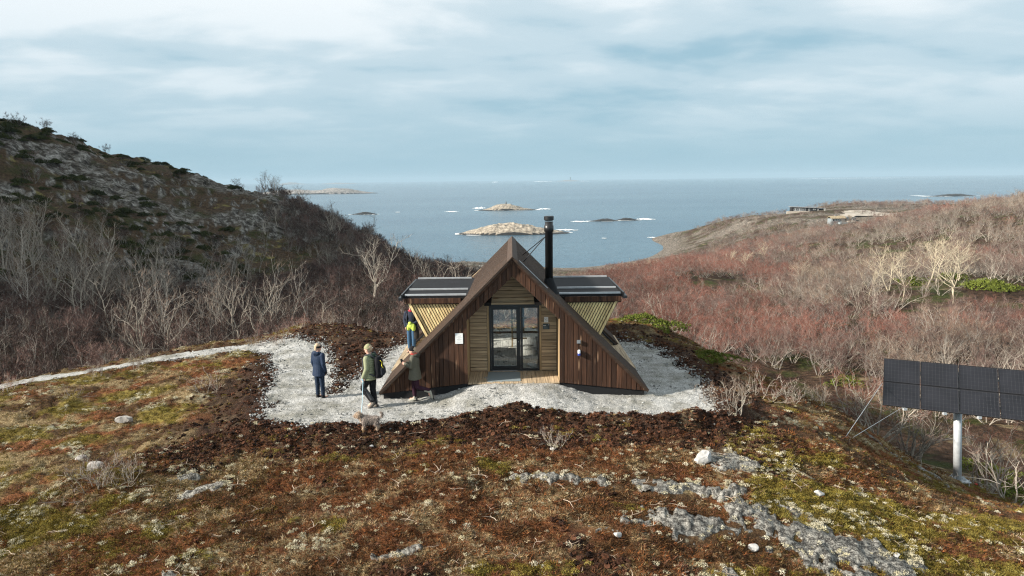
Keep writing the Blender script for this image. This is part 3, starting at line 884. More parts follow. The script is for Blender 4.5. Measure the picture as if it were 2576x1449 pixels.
hd = MB(); hd.tube([(.165, 1.38, .95), (.165, 1.36, .95)], .014, 8); hd.build('lock', M_SEAM, door)
mb = MB(); mb.box(-.66, .12, 1.33, 1.372, .004, .016); mb.build('threshold', M_SEAM, cab)
# porch deck
x = -1.375
while x < 1.36:
    mb = MB(); mb.box(x, min(x+.128, 1.378), -.005+rng.uniform(-.004, .004), 1.36, -.028, rng.uniform(-.002, .002)); mb.build('deck_board', M_DECK, cab)
    x += .138
mb = MB(); mb.box(-1.38, 1.38, .02, 1.4, -.16, -.034); mb.build('deck_joists', M_DARK, cab)
# roof: boards laid down the slope, with the bays cut out
def roof_part(s, y0, y1, u0, u1, nm='roof'):
    mb = MB()
    yy = y0
    i = 0
    while yy < y1-1e-6:
        ye = min(yy+.098, y1)
        o = .0 if i % 2 else .008
        th_ = .045
        q = [(s*u0, RZ-u0-o), (s*u1, RZ-u1-o), (s*(u1-.05), RZ-u1-o-.05-th_*.5), (s*u0, RZ-u0-o-.055-th_*.5)]
        if s < 0: q = q[::-1]
        mb.prism(q, 'y', yy+.0012, ye-.0012)
        yy = ye; i += 1
    return mb.build(nm, M_STAINX, cab)
for s in (-1, 1):
    roof_part(s, -.10, 2.22, .004, 4.06)
    roof_part(s, 2.222, 5.70, .004, 1.62)
    roof_part(s, 5.702, 7.50, .004, 4.10)
    # verge board along the front edge and an end cap, coloured dark as the edge in shade
    q = [(s*.003, RZ-.062), (s*3.995, RZ-4.054), (s*3.95, RZ-4.12), (s*.003, RZ-.17)]
    mb = MB(); mb.prism(q if s > 0 else q[::-1], 'y', -.06, -.012); mb.build('verge_board', M_STAIN, cab)
    q = [(s*.004, RZ-.004), (s*4.058, RZ-4.058), (s*4.01, RZ-4.125), (s*.004, RZ-.075)]
    mb = MB(); mb.prism(q if s > 0 else q[::-1], 'y', -.118, -.102); mb.build('roof_end_trim', M_TRIM, cab)
    q = [(0, RZ+.012), (s*.16, RZ-.148), (s*.15, RZ-.175), (0, RZ-.02)]
    mb = MB(); mb.prism(q if s > 0 else q[::-1], 'y', -.13, 7.53); mb.build('ridge_cap', M_STAINX, cab)
    # cheeks of the side recess
    for yy, nm in ((2.232, 'recess_cheek'), (5.62, 'recess_cheek')):
        zc = -.19; i = 0
        while zc < 1.7:
            z1 = min(zc+.118, 1.70)
            xo = min(RZ-.12-z1, 3.92); xi = 2.25
            if xo-xi > .06:
                mb = MB(); mb.box(min(s*xi, s*xo), max(s*xi, s*xo), yy, yy+.05, zc, z1-.006); mb.build(nm, M_PINEX, cab)
            zc += .118
    q = [(s*1.7, 2.02), (s*3.98, -.26), (s*3.98, -.34), (s*1.7, 1.94)]
    mb = MB(); mb.prism(q if s > 0 else q[::-1], 'y', 5.56, 5.69); mb.build('recess_trim', M_BLACK, cab)
    # side deck
    x = 2.35
    while x < 4.05:
        mb = MB(); mb.box(min(s*x, s*(x+.135)), max(s*x, s*(x+.135)), 2.30, 7.3 if x > 3.9 else 5.60, -.225, -.195+rng.uniform(-.002, .002)); mb.build('side_deck_board', M_DECK, cab)
        x += .145
    mb = MB(); mb.box(min(s*2.3, s*4.04), max(s*2.3, s*4.04), 2.32, 7.28, -.8, -.24); mb.build('side_deck_base', M_DARK, cab)
    # bay: flat roof
    zt, zb = 2.40, 2.10
    mb = MB(); mb.prism([(2.16, 2.33), (5.66, 2.42), (5.66, 2.29), (2.16, 2.26)], 'x', *( (1.40, 3.58) if s > 0 else (-3.58, -1.40)))
    bayroof = mb.build('bay_roof', M_MEMB, cab)
    for yy in (2.22, 3.25, 5.56):
        zs = 2.33+.09*(yy-2.16)/3.5
        mb = MB(); mb.box(min(s*1.52, s*3.52), max(s*1.52, s*3.52), yy-.035, yy+.035, zs+.003, zs+.055); mb.build('roof_seam', M_SEAM, bayroof)
    mb = MB(); mb.box(min(s*3.585, s*3.72), max(s*3.585, s*3.72), 2.05, 5.72, 2.20, 2.29); mb.box(min(s*3.585, s*3.63), max(s*3.585, s*3.63), 2.05, 5.72, 2.292, 2.40)
    mb.build('gutter', M_BLACK, cab)
    # fascia boards
    x = 1.70
    while x < 3.48:
        w = rng.choice((.11, .12, .135))
        x1 = min(x+w, 3.53)
        mb = MB(); mb.box(min(s*x, s*(x1-.006)), max(s*x, s*(x1-.006)), 2.10+rng.uniform(-.003, .003), 2.135, zb-.01, 2.258); mb.build('fascia_board', M_STAIN, cab)
        x += w
    mb = MB(); mb.box(min(s*1.6, s*3.54), max(s*1.6, s*3.54), 2.14, 2.17, 2.06, 2.256); mb.build('fascia_backing', M_DARK, cab)
    # slatted face, slats lean with the bay window
    xt = 3.43; i = 0
    while xt > 1.86:
        w = .085 if i == 0 else .064
        def pt(u): 
            sl_ = max((u-1.73)/1.34, .02)
            return (u, zb), (u-.444*sl_, zb-.896*sl_)
        (a, az), (b_, bz_) = pt(xt); (c, cz), (d_, dz_) = pt(xt-w)
        q = [(s*a, az), (s*b_, bz_), (s*d_, dz_), (s*c, cz)]
        dy = 0 if i else -.05
        mb = MB(); mb.prism(q if s > 0 else q[::-1], 'y', 2.185+dy, 2.225); mb.build('slat', M_LARCH, cab)
        xt -= w+.031; i += 1
    q = [(s*3.40, zb), (s*2.86, 1.0), (s*1.75, zb)]
    mb = MB(); mb.prism(q if s > 0 else q[::-1], 'y', 2.232, 2.262); mb.build('bay_wall', M_DARK, cab)
    # leaning bay window
    a = Vector((s*3.42, 0, 2.09)); b_ = Vector((s*2.30, 0, -.18))
    mb = MB()
    for y0, y1 in ((2.27, 2.36), (3.88, 3.96), (5.52, 5.60)):
        yc = (y0+y1)/2
        mb.beam(a+Vector((0, yc, 0)), b_+Vector((0, yc, 0)), y1-y0, .09, (1, 0, 0))
    for k_ in (0.0, .5, 1.0):
        p = a.lerp(b_, k_*.96+.02)
        mb.beam(p+Vector((0, 2.36, 0)), p+Vector((0, 5.52, 0)), .07, .07)
    win = mb.build('bay_window', M_BLACK, cab)
    mb = MB(); mb.add([a+Vector((0, 2.36, 0)), a+Vector((0, 5.52, 0)), b_+Vector((0, 5.52, 0)), b_+Vector((0, 2.36, 0))], [(0, 1, 2, 3)]); mb.build('pane', M_GLASS, win)
    # pale lining under the roof
    for y0, y1, u1 in ((1.47, 2.215, 3.50), (2.235, 5.60, 1.55), (5.69, 7.05, 3.50)):
        q = [(0, RZ-.20), (s*u1, RZ-.20-u1), (s*u1, RZ-.23-u1), (0, RZ-.23)]
        mb = MB(); mb.prism(q if s > 0 else q[::-1], 'y', y0, y1); mb.build('ceiling_lining', M_PINEX, cab)
    # bench inside
    mb = MB(); mb.box(*sorted((s*.80, s*1.6)), 2.5, 4.3, .40, .46); mb.box(*sorted((s*.84, s*1.55)), 2.55, 4.25, .02, .39)
    mb.build('bench', mat('dark_bench', (.03, .028, .027), .6), cab)
# metal track and flue flashing on the right roof slope
mb = MB(); mb.beam((.20, .62, RZ-.19), (1.06, .62, RZ-1.05), .035, .03, (1, 0, 1)); mb.build('roof_track', M_SEAM, cab)
# inside: floor, glazed back wall, post, stove plate
mb = MB(); mb.box(-3.5, 3.5, 1.47, 7.10, -.06, -.004); mb.build('floor', M_FLOOR, cab)
mb = MB()
for b in ((-2.6, 2.6, -.004, .07), (-1.6, 1.6, 2.2, 2.28)):
    mb.box(b[0], b[1], 7.06, 7.14, b[2], b[3])
for xx in (-1.55, 0.42, 1.55):
    mb.box(xx-.035, xx+.035, 7.06, 7.14, .072, 2.198 if abs(xx) > .5 else 2.19)
rw = mb.build('rear_window', M_BLACK, cab)
mb = MB(); mb.box(-2.5, 2.5, 7.095, 7.101, .072, 2.198); mb.build('pane', M_GLASS, rw)
mb = MB(); mb.prism([(-1.6, 2.285), (1.6, 2.285), (.05, 3.6), (-.05, 3.6)], 'y', 7.06, 7.14); mb.build('rear_wall', M_PINEX, cab)
for s in (-1, 1):
    q = [(s*2.6, .0), (s*3.5, -.0), (s*2.0, 1.6), (s*1.62, 2.0), (s*1.62, .08)]
    mb = MB(); mb.prism([(s*1.62, .0), (s*3.5, .0), (s*1.62, 1.95)] if s > 0 else [(s*1.62, 1.95), (s*3.5, .0), (s*1.62, .0)], 'y', 7.15, 7.20); mb.build('rear_wall', M_PINEX, cab)
mb = MB(); mb.box(-.06, -.01, 4.6, 4.65, .0, 1.9); mb.box(-.01, .50, 4.605, 4.645, 1.05, 1.10); mb.box(-.01, .50, 4.605, 4.645, .30, .35); mb.build('inner_post', M_PINEZ, cab)
mb = MB(); mb.tube([(1.0, 2.15, .001), (1.0, 2.15, .018)], .55, 28); mb.build('stove_plate', M_BLACK, cab)
# flue
fx, fy = 1.16, 1.62
fl = MB()
fl.tube([(fx, fy, 2.55), (fx, fy, 4.42), (fx, fy, 4.43), (fx, fy, 4.62), (fx, fy, 4.63), (fx, fy, 4.74)], [.122, .122, .148, .148, .128, .128], 24)
flue = fl.build('flue', M_BLACK, cab)
for p in flue.data.polygons: p.use_smooth = len(p.vertices) == 4
mb = MB(); mb.tube([(fx, fy, 4.765), (fx, fy, 4.80), (fx, fy, 4.90), (fx, fy, 4.915)], [.12, .155, .155, .13], 24); mb.build('cowl', M_BLACK, flue)
mb = MB(); mb.tube([(fx+.02, fy, 2.45), (fx+.01, fy, 2.72), (fx, fy, 2.95)], [.30, .20, .135], 20); mb.build('flashing', M_MEMB, flue)
for q in ((.36, 3.7, RZ-.36), (.36, 1.75, RZ-.36)):
    mb = MB(); mb.tube([(fx-.11, fy, 4.27), q], .016, 6); mb.build('brace', M_BLACK, flue)

# ------------------------------------------------------------------ things fixed to the cabin or lying on its porch
def lab(o, *a): return tag(o, *a)
mb = MB(); mb.box(-.80, .21, .16, 1.20, .003, .018)
o = mb.build('doormat', mat('grey_mat', (.20, .235, .245), .95, noise=(60, .25, 2))); o.location = (.02, CY, 0); lab(o, 'flat grey rubber doormat lying on the porch deck before the glass door', 'doormat')
M_WHITE = mat('white_sign', (.80, .80, .78), .5)
M_INK = mat('grey_ink', (.28, .28, .28), .6)
M_SLATE = mat('slate_plaque', (.050, .068, .075), .5)
M_INKW = mat('white_ink', (.75, .76, .76), .6)
nb = MB(); nb.box(-.115, .115, -.006, .0, -.16, .16)
notice = tag(empty('notice_sign', (-1.595, CY-.012, 1.39)), 'white notice sheet with lines of text on the brown gable left of the door', 'sign')
nb.build('board', M_WHITE, notice)
tx = MB()
tx.tube([(-.035, -.0065, .085), (-.03, -.0065, .11), (0, -.0065, .122), (.03, -.0065, .11), (.035, -.0065, .085)], .0022, 4)
tx.box(-.042, .042, -.0085, -.0062, .072, .0755)
for zz_, w in ((.052, .045), (.032, .085), (.002, .03), (-.028, .072), (-.036, .06), (-.068, .045)):
    tx.box(-w, w, -.0085, -.0062, zz_, zz_+.0045)
for a, b_ in ((-.075, -.02), (.02, .085)): tx.box(a, b_, -.0085, -.0062, -.101, -.097)
for a, b_ in ((-.085, .01), (.035, .05)): tx.box(a, b_, -.0085, -.0062, -.126, -.1225)
tx.build('print', mat('pale_ink', (.5, .5, .49), .6), notice)
sg = tag(empty('pictogram_sign', (1.07, CY+1.378, 1.655)), 'small white sign with a grey line drawing beside the door, above the slate plaque', 'sign')
mb = MB(); mb.box(-.066, .066, -.004, .0, -.087, .087); mb.build('board', M_WHITE, sg)
mb = MB(); mb.tube([(-.04, -.006, -.012), (-.025, -.006, .012), (0, -.006, .022), (.03, -.006, .024)], .005, 5); mb.ball((-.04, -.006, .04), .011, .002, .011, 8, 5)
mb.tube([(-.03, -.006, -.01), (.0, -.006, -.008)], .006, 5); mb.tube([(.0, -.006, -.025), (.03, -.006, -.03), (.042, -.006, -.018)], .003, 5); mb.box(-.02, .02, -.006, -.0045, -.052, -.046)
mb.build('print', M_INK, sg)
sg = tag(empty('slate_plaque', (1.07, CY+1.378, 1.435)), 'slate grey plaque with white heading beside the door under the white sign', 'sign')
mb = MB(); mb.box(-.105, .105, -.008, .0, -.092, .092); mb.build('board', M_SLATE, sg)
mb = MB(); mb.box(-.095, -.005, -.0105, -.0085, .022, .038); mb.box(.063, .085, -.0105, -.0085, .045, .051); mb.box(.063, .085, -.0105, -.0085, .076, .082); mb.box(.070, .078, -.0105, -.0085, .052, .075)
mb.build('heading', M_INKW, sg)
mb = MB()
for i, w in enumerate((.13, .06, .12, .15, .10, .14)): mb.box(-.085, -.085+w, -.0105, -.0085, .002-i*.014, .006-i*.014)
mb.build('print', mat('faint_ink', (.20, .25, .265), .6), sg)
bx_ = tag(empty('key_box', (1.97, CY-.012, 1.255)), 'small square grey box fixed to the brown gable right of the door', 'box')
mb = MB(); mb.box(-.055, .055, -.05, 0, -.05, .05); mb.build('case', mat('grey_box', (.16, .17, .18), .5, noise=(20, .15, 2)), bx_)
mb = MB(); mb.box(-.045, .045, -.058, -.0505, -.04, .04); mb.build('lid', mat('grey_lid', (.21, .22, .23), .45), bx_)
dp = tag(empty('wall_dispenser', (1.98, CY-.012, .93)), 'small white and blue dispenser on the brown gable below the grey box', 'dispenser')
mb = MB(); mb.tube([(0, -.045, -.02), (0, -.045, .065), (0, -.045, .08)], [.042, .042, .03], 14); mb.build('bottle', mat('white_plastic', (.78, .79, .8), .35), dp)
mb = MB(); mb.tube([(0, -.045, -.085), (0, -.045, -.022)], .043, 14); mb.build('cup', mat('blue_plastic', (.03, .06, .30), .35), dp)
mb = MB(); mb.box(-.03, .03, -.008, 0, -.08, .07); mb.build('bracket', M_BLACK, dp)

# ------------------------------------------------------------------ islands, foam and far buildings
def sea_hit(px, py, far=12500.0):
    p = at(px, py, 1.0); d = p - Vector((0, 0, CAM_Z))
    k = (SEA_Z-CAM_Z)/d.z if d.z < -1e-5 else far
    k = min(max(k, 0), far)
    return Vector((d.x*k, k, SEA_Z))
M_ISLE = rock_material('island_rock', dark=(.10, .085, .07), mid=(.25, .21, .165), light=(.40, .345, .27), scale=.16)
M_ISLEF = rock_material('far_island_rock', dark=(.11, .10, .095), mid=(.20, .18, .165), light=(.32, .295, .265), scale=.06)
M_WET = mat('wet_rock', (.022, .020, .018), .5, noise=(.2, .4, 4))
M_FOAM = mat('foam', (.80, .82, .82), .9, noise=(.25, .15, 4), coords='Generated')
foam = MB()
def foam_ring(cx, cy, a, b, seed, wid=.16, thr=.5, n=90):
    for i in range(n):
        t0, t1 = 2*math.pi*i/n, 2*math.pi*(i+1)/n
        def rd(t):
            v = float(vn(np.array([math.cos(t)*3+seed]), np.array([math.sin(t)*3+5.0]), seed)[0])
            return v
        v0, v1 = rd(t0), rd(t1)
        if (v0+v1)/2 < thr: continue
        w0, w1 = wid*(v0-thr*.6)*1.6, wid*(v1-thr*.6)*1.6
        foam.add([(cx+a*.97*math.cos(t0), cy+b*.97*math.sin(t0), SEA_Z+.25), (cx+a*.97*math.cos(t1), cy+b*.97*math.sin(t1), SEA_Z+.25),
                  (cx+a*(1+w1)*math.cos(t1), cy+b*(1+w1*2.2)*math.sin(t1), SEA_Z+.25), (cx+a*(1+w0)*math.cos(t0), cy+b*(1+w0*2.2)*math.sin(t0), SEA_Z+.25)], [(0, 1, 2, 3)])
def foam_patch(px, py, wpx, dpx=2.0, seed=0):
    a = sea_hit(px-wpx/2, py); b = sea_hit(px+wpx/2, py)
    dep = max(sea_hit(px, py-dpx/2).y-sea_hit(px, py+dpx/2).y, 3.0)
    rg = random.Random(seed+int(px))
    n = 14
    top = []; bot = []
    for i in range(n+1):
        p = a.lerp(b, i/n)
        h = dep*math.sin(math.pi*min(max(i/n, .03), .97))*rg.uniform(.25, .8)
        o = rg.uniform(-.2, .2)*dep
        top.append((p.x, p.y+h+o, SEA_Z+.25)); bot.append((p.x, p.y-h*.5+o, SEA_Z+.25))
    foam.add(top+bot, [(n+1+i, n+2+i, i+1, i) for i in range(n)])
def island(px0, px1, pyw, pyt, seed, depth=.55, mat_=None, humps=((.35, 1.0, .35), (.7, .6, .3)), foamt=.5, wet=1.2, nx=150, ny=40):
    a, b = sea_hit(px0, pyw), sea_hit(px1, pyw)
    c = (a+b)/2; Lh = (b-a).length/2
    D = c.y
    H = (pyw-pyt)/2.5156/FPX*D
    c.y += Lh*depth
    u = np.linspace(-1, 1, nx); v = np.linspace(-1, 1, ny)
    U, V = np.meshgrid(u, v)
    q = np.sqrt(U*U+V*V)
    X = c.x+U*Lh; Y = c.y+V*Lh*depth
    prof = np.zeros(U.shape)
    for m0, h0, s0 in humps:
        prof = np.maximum(prof, h0*np.exp(-((U*.5+.5-m0)/s0)**2))
    Z = H*prof*np.clip(1-q**2.2, -.4, 1)**1.0
    Z = np.where(1-q**2.2 > 0, H*prof*np.clip(1-q**2.2, 0, 1)**.55, -H*.4*(q-1))
    Z += H*(fbm(X*6/Lh, Y*6/Lh, 4, seed)-.5)*.45*np.clip(1.2-q, 0, 1)+H*(ridged(X*14/Lh, Y*9/Lh, 3, seed+5)-.55)*.16*np.clip(1.2-q, 0, 1)
    Z = np.where(q > 1.0, np.minimum(Z, -.4), Z)
    vid_ = np.arange(nx*ny).reshape(ny, nx)
    qd = np.stack([vid_[:-1, :-1], vid_[:-1, 1:], vid_[1:, 1:], vid_[1:, :-1]], -1)
    keepq = (np.maximum.reduce([Z[:-1, :-1], Z[1:, 1:], Z[:-1, 1:], Z[1:, :-1]]) > -.3)
    low = (Z[:-1, :-1]+Z[1:, 1:])/2 < wet
    qs = qd[keepq]
    me = npmesh('island', np.stack([X, Y, SEA_Z+Z], -1).reshape(-1, 3), qs, [mat_ or M_ISLE, M_WET])
    me.polygons.foreach_set('material_index', low[keepq].astype(np.int32)); me.update()
    tag(link('island', me), kind='structure')
    foam_ring(c.x, c.y, Lh*.99, Lh*depth*.99, seed, thr=foamt)
    return c, H, Lh
cA, hA, lA = island(1150, 1440, 592, 565, 3, .42, humps=((.45, 1.0, .40), (.25, .75, .25), (.88, .25, .3)), foamt=.56)
cB, hB, lB = island(1203, 1352, 530, 514, 9, .40, humps=((.45, 1.0, .30), (.9, .25, .25)), foamt=.42)
island(1478, 1560, 557, 551, 13, .35, M_WET, ((.6, 1.0, .4),), .30, .5)
island(1545, 1612, 555, 549, 14, .35, M_WET, ((.5, 1.0, .4),), .25, .5)
island(660, 905, 489, 474, 21, .30, M_ISLEF, ((.30, .85, .28), (.70, 1.0, .22)), .62, 2.0)
island(690, 775, 459.5, 454, 25, .25, M_ISLEF, ((.45, 1.0, .35),), .75, 1.0)
island(800, 905, 460, 457, 26, .25, M_ISLEF, ((.45, 1.0, .45),), .7, 1.0)
island(880, 945, 540, 534, 33, .35, M_WET, ((.6, 1.0, .4),), .3, .5)
cF, hF, lF = island(1398, 1462, 454.5, 451, 41, .3, M_ISLEF, ((.55, 1.0, .40), (.2, .5, .3)), .75, .8)
island(2330, 2480, 494, 488, 45, .3, M_WET, ((.6, 1.0, .4),), .3, .6)
for k_, (px, py, w, dp) in enumerate(((1135, 533, 36, 1.8), (1165, 590, 34, 3), (1425, 579, 60, 3.5), (1370, 526, 34, 3), (1205, 524, 34, 4), (1460, 558, 50, 3), (1625, 552, 50, 4), (1520, 600, 16, 1.2), (2345, 494, 60, 4), (895, 486, 34, 3), (930, 539, 40, 3.5),
        (1245, 458, 18, 2), (1365, 455.5, 56, 2.0), (1470, 454.5, 24, 1.6), (965, 457, 44, 2.0), (740, 456, 26, 2), (1000, 457, 12, 1.6), (1745, 445, 14, 1.6), (1815, 443.5, 44, 2.0), (1895, 443, 30, 2.0), (1935, 442.5, 50, 2.2), (1990, 442, 30, 1.8), (2040, 441.5, 50, 1.8), (2110, 440.5, 40, 2.0), (2010, 450, 60, 2.0), (2090, 449, 70, 1.6),
        (2200, 447, 26, 2.4), (2230, 448, 36, 1.6), (2375, 437, 50, 2.4), (2420, 438, 50, 1.6), (2450, 435.5, 28, 1.8), (2510, 435, 20, 1.8), (1640, 598, 26, 2), (1000, 534, 12, 1.2))):
    foam_patch(px, py, w, dp*(2.2 if py < 460 else 1.0), k_)
tag(foam.build('sea_foam', M_FOAM), 'white surf breaking round the islands and reefs', 'foam', kind='stuff')
# small stone cairn on the middle island, beacon on the horizon
ct = at(1273, 514.5, cB.y)
mb = MB()
for i in range(5):
    mb.rings([(ct.x+.1*(i % 2), ct.y, ct.z-.6+i*1.05, 1.45-.2*i, 1.4-.2*i), (ct.x, ct.y, ct.z+.4+i*1.05, 1.40-.2*i, 1.35-.2*i)], 9)
tag(mb.build('cairn', mat('cairn_stone', (.13, .12, .11), .9, noise=(.8, .4, 4))), 'small dark stone cairn on the crest of the middle island', 'cairn')
lt = at(1435, 452, cF.y)
lh = tag(empty('lighthouse', lt), 'tiny lighthouse tower standing on a skerry at the horizon', 'lighthouse')
k_ = cF.y/710*.4
mb = MB(); mb.rings([(0, 0, -2, k_*1.3, k_*1.3), (0, 0, k_*4.2, k_*.95, k_*.95)], 12); mb.build('tower', mat('beacon_dark', (.07, .075, .08), .8), lh)
mb = MB(); mb.rings([(0, 0, k_*4.2, k_*1.5, k_*1.5), (0, 0, k_*4.5, k_*1.5, k_*1.5), (0, 0, k_*4.5, k_*1.1, k_*1.1), (0, 0, k_*6.0, k_*1.1, k_*1.1), (0, 0, k_*6.8, k_*.2, k_*.2)], 12); mb.build('lantern', mat('beacon_dark', (.07, .075, .08), .8), lh)

def house_frame(px, py, Y, rz, nm, label):
    p = at(px, py, Y)
    p.z = float(gz(p.x, p.y))+.3
    r = tag(empty(nm, p, rz), label, 'house')
    return r
M_TAR = mat('black_timber', (.018, .017, .017), .8, noise=(2, .3, 3), grain=(8, 8, 1))
M_GREYT = mat('grey_timber', (.20, .225, .235), .8, noise=(2, .25, 3), grain=(8, 8, 1))
M_FRAME = mat('white_frame', (.78, .78, .76), .6)
M_PANE = mat('dark_pane', (.05, .06, .07), .15, spec=.6)
M_ROOFL = mat('grey_felt', (.22, .22, .225), .8, noise=(1, .3, 3))
M_TURF = mat('turf_roof', (.30, .235, .15), .95, noise=(1.2, .45, 4))
def window(parent, x0, x1, y, z0, z1, mul=1):
    mb = MB(); w = (x1-x0)
    mb.box(x0, x1, y-.06, y, z0, z1); f = mb.build('window', M_FRAME, parent)
    n = mul
    for i in range(n):
        a = x0+w*i/n+.14; b = x0+w*(i+1)/n-.14
        mb = MB(); mb.box(a, b, y-.09, y-.062, z0+.16, z1-.16); mb.build('pane', M_PANE, f)
h1 = house_frame(2022, 533.5, 440, R(-9), 'long_house', 'long low black house with white windows on the far headland')
mb = MB(); mb.prism([(-10, -2.5), (8.4, -2.5), (8.4, 2.4), (-10, 3.1)], 'y', -3.5, 3.5); mb.build('wall', M_TAR, h1)
mb = MB(); mb.prism([(-10.8, 3.15), (9.2, 2.42), (9.2, 2.72), (-10.8, 3.5)], 'y', -4.4, 4.2); mb.build('roof', M_ROOFL, h1)
for a in ((-8.3, -5.8, .3, 2.4, 2), (-5.3, -1.9, .1, 2.4, 3), (-1.0, .3, .1, 2.4, 1), (2.7, 3.7, .1, 2.4, 1), (6.0, 6.9, .9, 2.1, 1), (7.4, 8.1, .9, 1.7, 1)):
    window(h1, a[0], a[1], -3.5, a[2], a[3], a[4])
mb = MB(); mb.box(-14, 2.5, -6.5, -4.5, -2.5, .0); mb.build('terrace', mat('pale_terrace', (.40, .35, .29), .9), h1)
h1.scale = (.78, .78, .78)
cp = tag(empty('carport', Matrix.LocRotScale(h1.location, h1.rotation_euler, h1.scale) @ Vector((12.2, -1.0, 0)), R(-9)), 'open flat-roofed carport at the right end of the black house', 'carport')
mb = MB(); mb.box(-2.9, 3.2, -2.8, 2.8, 2.05, 2.3); mb.build('roof', M_ROOFL, cp)
for xx, yy in ((-2.5, -2.5), (2.6, -2.5), (-2.5, 2.4), (2.6, 2.4)):
    mb = MB(); mb.box(xx-.15, xx+.15, yy-.15, yy+.15, -2, 2.05); mb.build('post', M_FRAME, cp)
mb = MB(); mb.box(-2.4, 2.5, 2.0, 2.2, -2, 2.04); mb.build('wall', M_TAR, cp)
h2 = house_frame(2106, 557, 380, R(6), 'grey_house', 'small grey timber house with tan turf roof below the black house')
mb = MB(); mb.prism([(-5.6, -2.5), (4.2, -2.5), (4.2, 2.2), (-5.6, 2.2)], 'y', -2.6, 2.6); mb.build('wall', M_GREYT, h2)
mb = MB(); mb.prism([(-3.2, 2.1), (0, 3.7), (3.2, 2.1), (3.2, 2.35), (0, 4.0), (-3.2, 2.35)], 'x', -6.1, 4.7); rf = mb.build('roof', M_TURF, h2)
mb = MB(); mb.box(-1.9, -1.2, -.4, .4, 3.4, 4.7); mb.build('chimney', M_ROOFL, rf)
window(h2, -4.9, -3.6, -2.6, .3, 2.0); window(h2, -2.9, -.4, -2.6, .6, 2.0, 2); window(h2, .4, 1.6, -2.6, .3, 1.9)
mb = MB(); mb.box(-1, 9, -5.6, -2.7, -2.5, -.3); mb.build('terrace', M_GREYT, h2)
cp.scale = h1.scale
h2.scale = (.78, .78, .78)
h3 = tag(empty('grey_shed', Matrix.LocRotScale(h2.location, h2.rotation_euler, h2.scale) @ Vector((9.2, .5, .3)), R(6)), 'little grey shed beside the turf-roofed house', 'shed')
mb = MB(); mb.prism([(-2.6, -2.5), (2.6, -2.5), (2.6, 1.7), (-2.6, 2.2)], 'y', -1.8, 1.8); mb.build('wall', M_GREYT, h3)
mb = MB(); mb.prism([(-3.0, 2.25), (3.0, 1.75), (3.0, 1.95), (-3.0, 2.45)], 'y', -2.2, 2.2); mb.build('roof', M_ROOFL, h3)
window(h3, .6, 2.0, -1.8, .4, 1.4)
# yard and track by the houses
TRACK = [at(*a) for a in ((2120, 531, 420), (2160, 529, 430), (2200, 532, 420), (2240, 540, 398), (2275, 546, 385), (2240, 547, 380), (2195, 541, 396), (2140, 540, 398), (2150, 560, 372), (2135, 560, 372), (2112, 538, 402))]
tp = [(p.x, p.y) for p in TRACK]
gx_, gy_ = np.meshgrid(np.arange(min(p[0] for p in tp), max(p[0] for p in tp), 1.6), np.arange(min(p[1] for p in tp), max(p[1] for p in tp), 1.6))
sdt = poly_sd(gx_, gy_, tp)+(fbm(gx_*.2, gy_*.2, 3, 5)-.5)*5
zt_ = gz(gx_, gy_)
zt_ = np.maximum(zt_, np.maximum(np.roll(zt_, 1, 0), np.roll(zt_, 1, 1)))+.5
vi = np.arange(gx_.size).reshape(gx_.shape); qd = np.stack([vi[:-1, :-1], vi[:-1, 1:], vi[1:, 1:], vi[1:, :-1]], -1)
tag(link('track', npmesh('track', np.stack([gx_, gy_, zt_], -1).reshape(-1, 3), qd[sdt[:-1, :-1] < 0], mat('track_gravel', (.34, .30, .25), .95, noise=(.3, .3, 4)))), kind='structure')

# ------------------------------------------------------------------ solar panel on its pole
pb = Vector((16.15, 24.5, -4.95))
pb.z = float(gz(pb.x, pb.y))
sol = tag(empty('solar_panel', pb), 'large black solar panel array on a galvanised pole at the right edge', 'solar panel')
yaw, tilt = R(26), R(45)
pu = Vector((math.cos(yaw), -math.sin(yaw), 0)); pvv = Vector((math.sin(yaw)*math.cos(tilt), math.cos(yaw)*math.cos(tilt), math.sin(tilt))); pn = pu.cross(pvv).normalized()
pc = Vector((0.0, .35, 3.32-(pb.z+4.95)))
M_GALV = mat('galvanised_steel', (.50, .52, .53), .55, .4, noise=(7, .18, 4), bump=.1)
M_CELL = mat('solar_cell', (.012, .012, .015), .30, spec=.35, noise=(1.2, .35, 2))
M_GRID = mat('cell_grid', (.036, .036, .040), .45)
M_FRM = mat('panel_frame', (.012, .012, .014), .4)
mb = MB(); mb.tube([(0, 0, .06), pc-pn*.25], .135, 28); pole = mb.build('pole', M_GALV, sol)
for p in pole.data.polygons: p.use_smooth = len(p.vertices) == 4
mb = MB(); mb.box(-.33, .33, -.30, .30, .03, .065); mb.build('base_plate', M_GALV, sol)
for sx_, sy_ in ((-1, -1), (1, -1), (-1, 1), (1, 1)):
    mb = MB(); mb.tube([(sx_*.28, sy_*.25, -.25), (sx_*.28, sy_*.25, .14)], .018, 8); mb.build('anchor_bolt', M_GALV, sol)
    mb = MB(); mb.prism([(sx_*.13, .066), (sx_*.30, .066), (sx_*.13, .24)] if sx_ > 0 else [(-.13, .24), (-.30, .066), (-.13, .066)], 'y', sy_*.10-.008, sy_*.10+.008); mb.build('gusset', M_GALV, sol)
for k_ in (-.55, .55):
    mb = MB(); mb.beam(pc-pn*.09+pvv*k_-pu*2.35, pc-pn*.09+pvv*k_+pu*2.35, .06, .09, pn); mb.build('rail', M_GALV, sol)
mb = MB(); mb.beam(pc-pn*.20-pvv*.8, pc-pn*.20+pvv*.8, .12, .12, pn); mb.build('head_beam', M_GALV, sol)
MW, MH = 1.20, 1.0
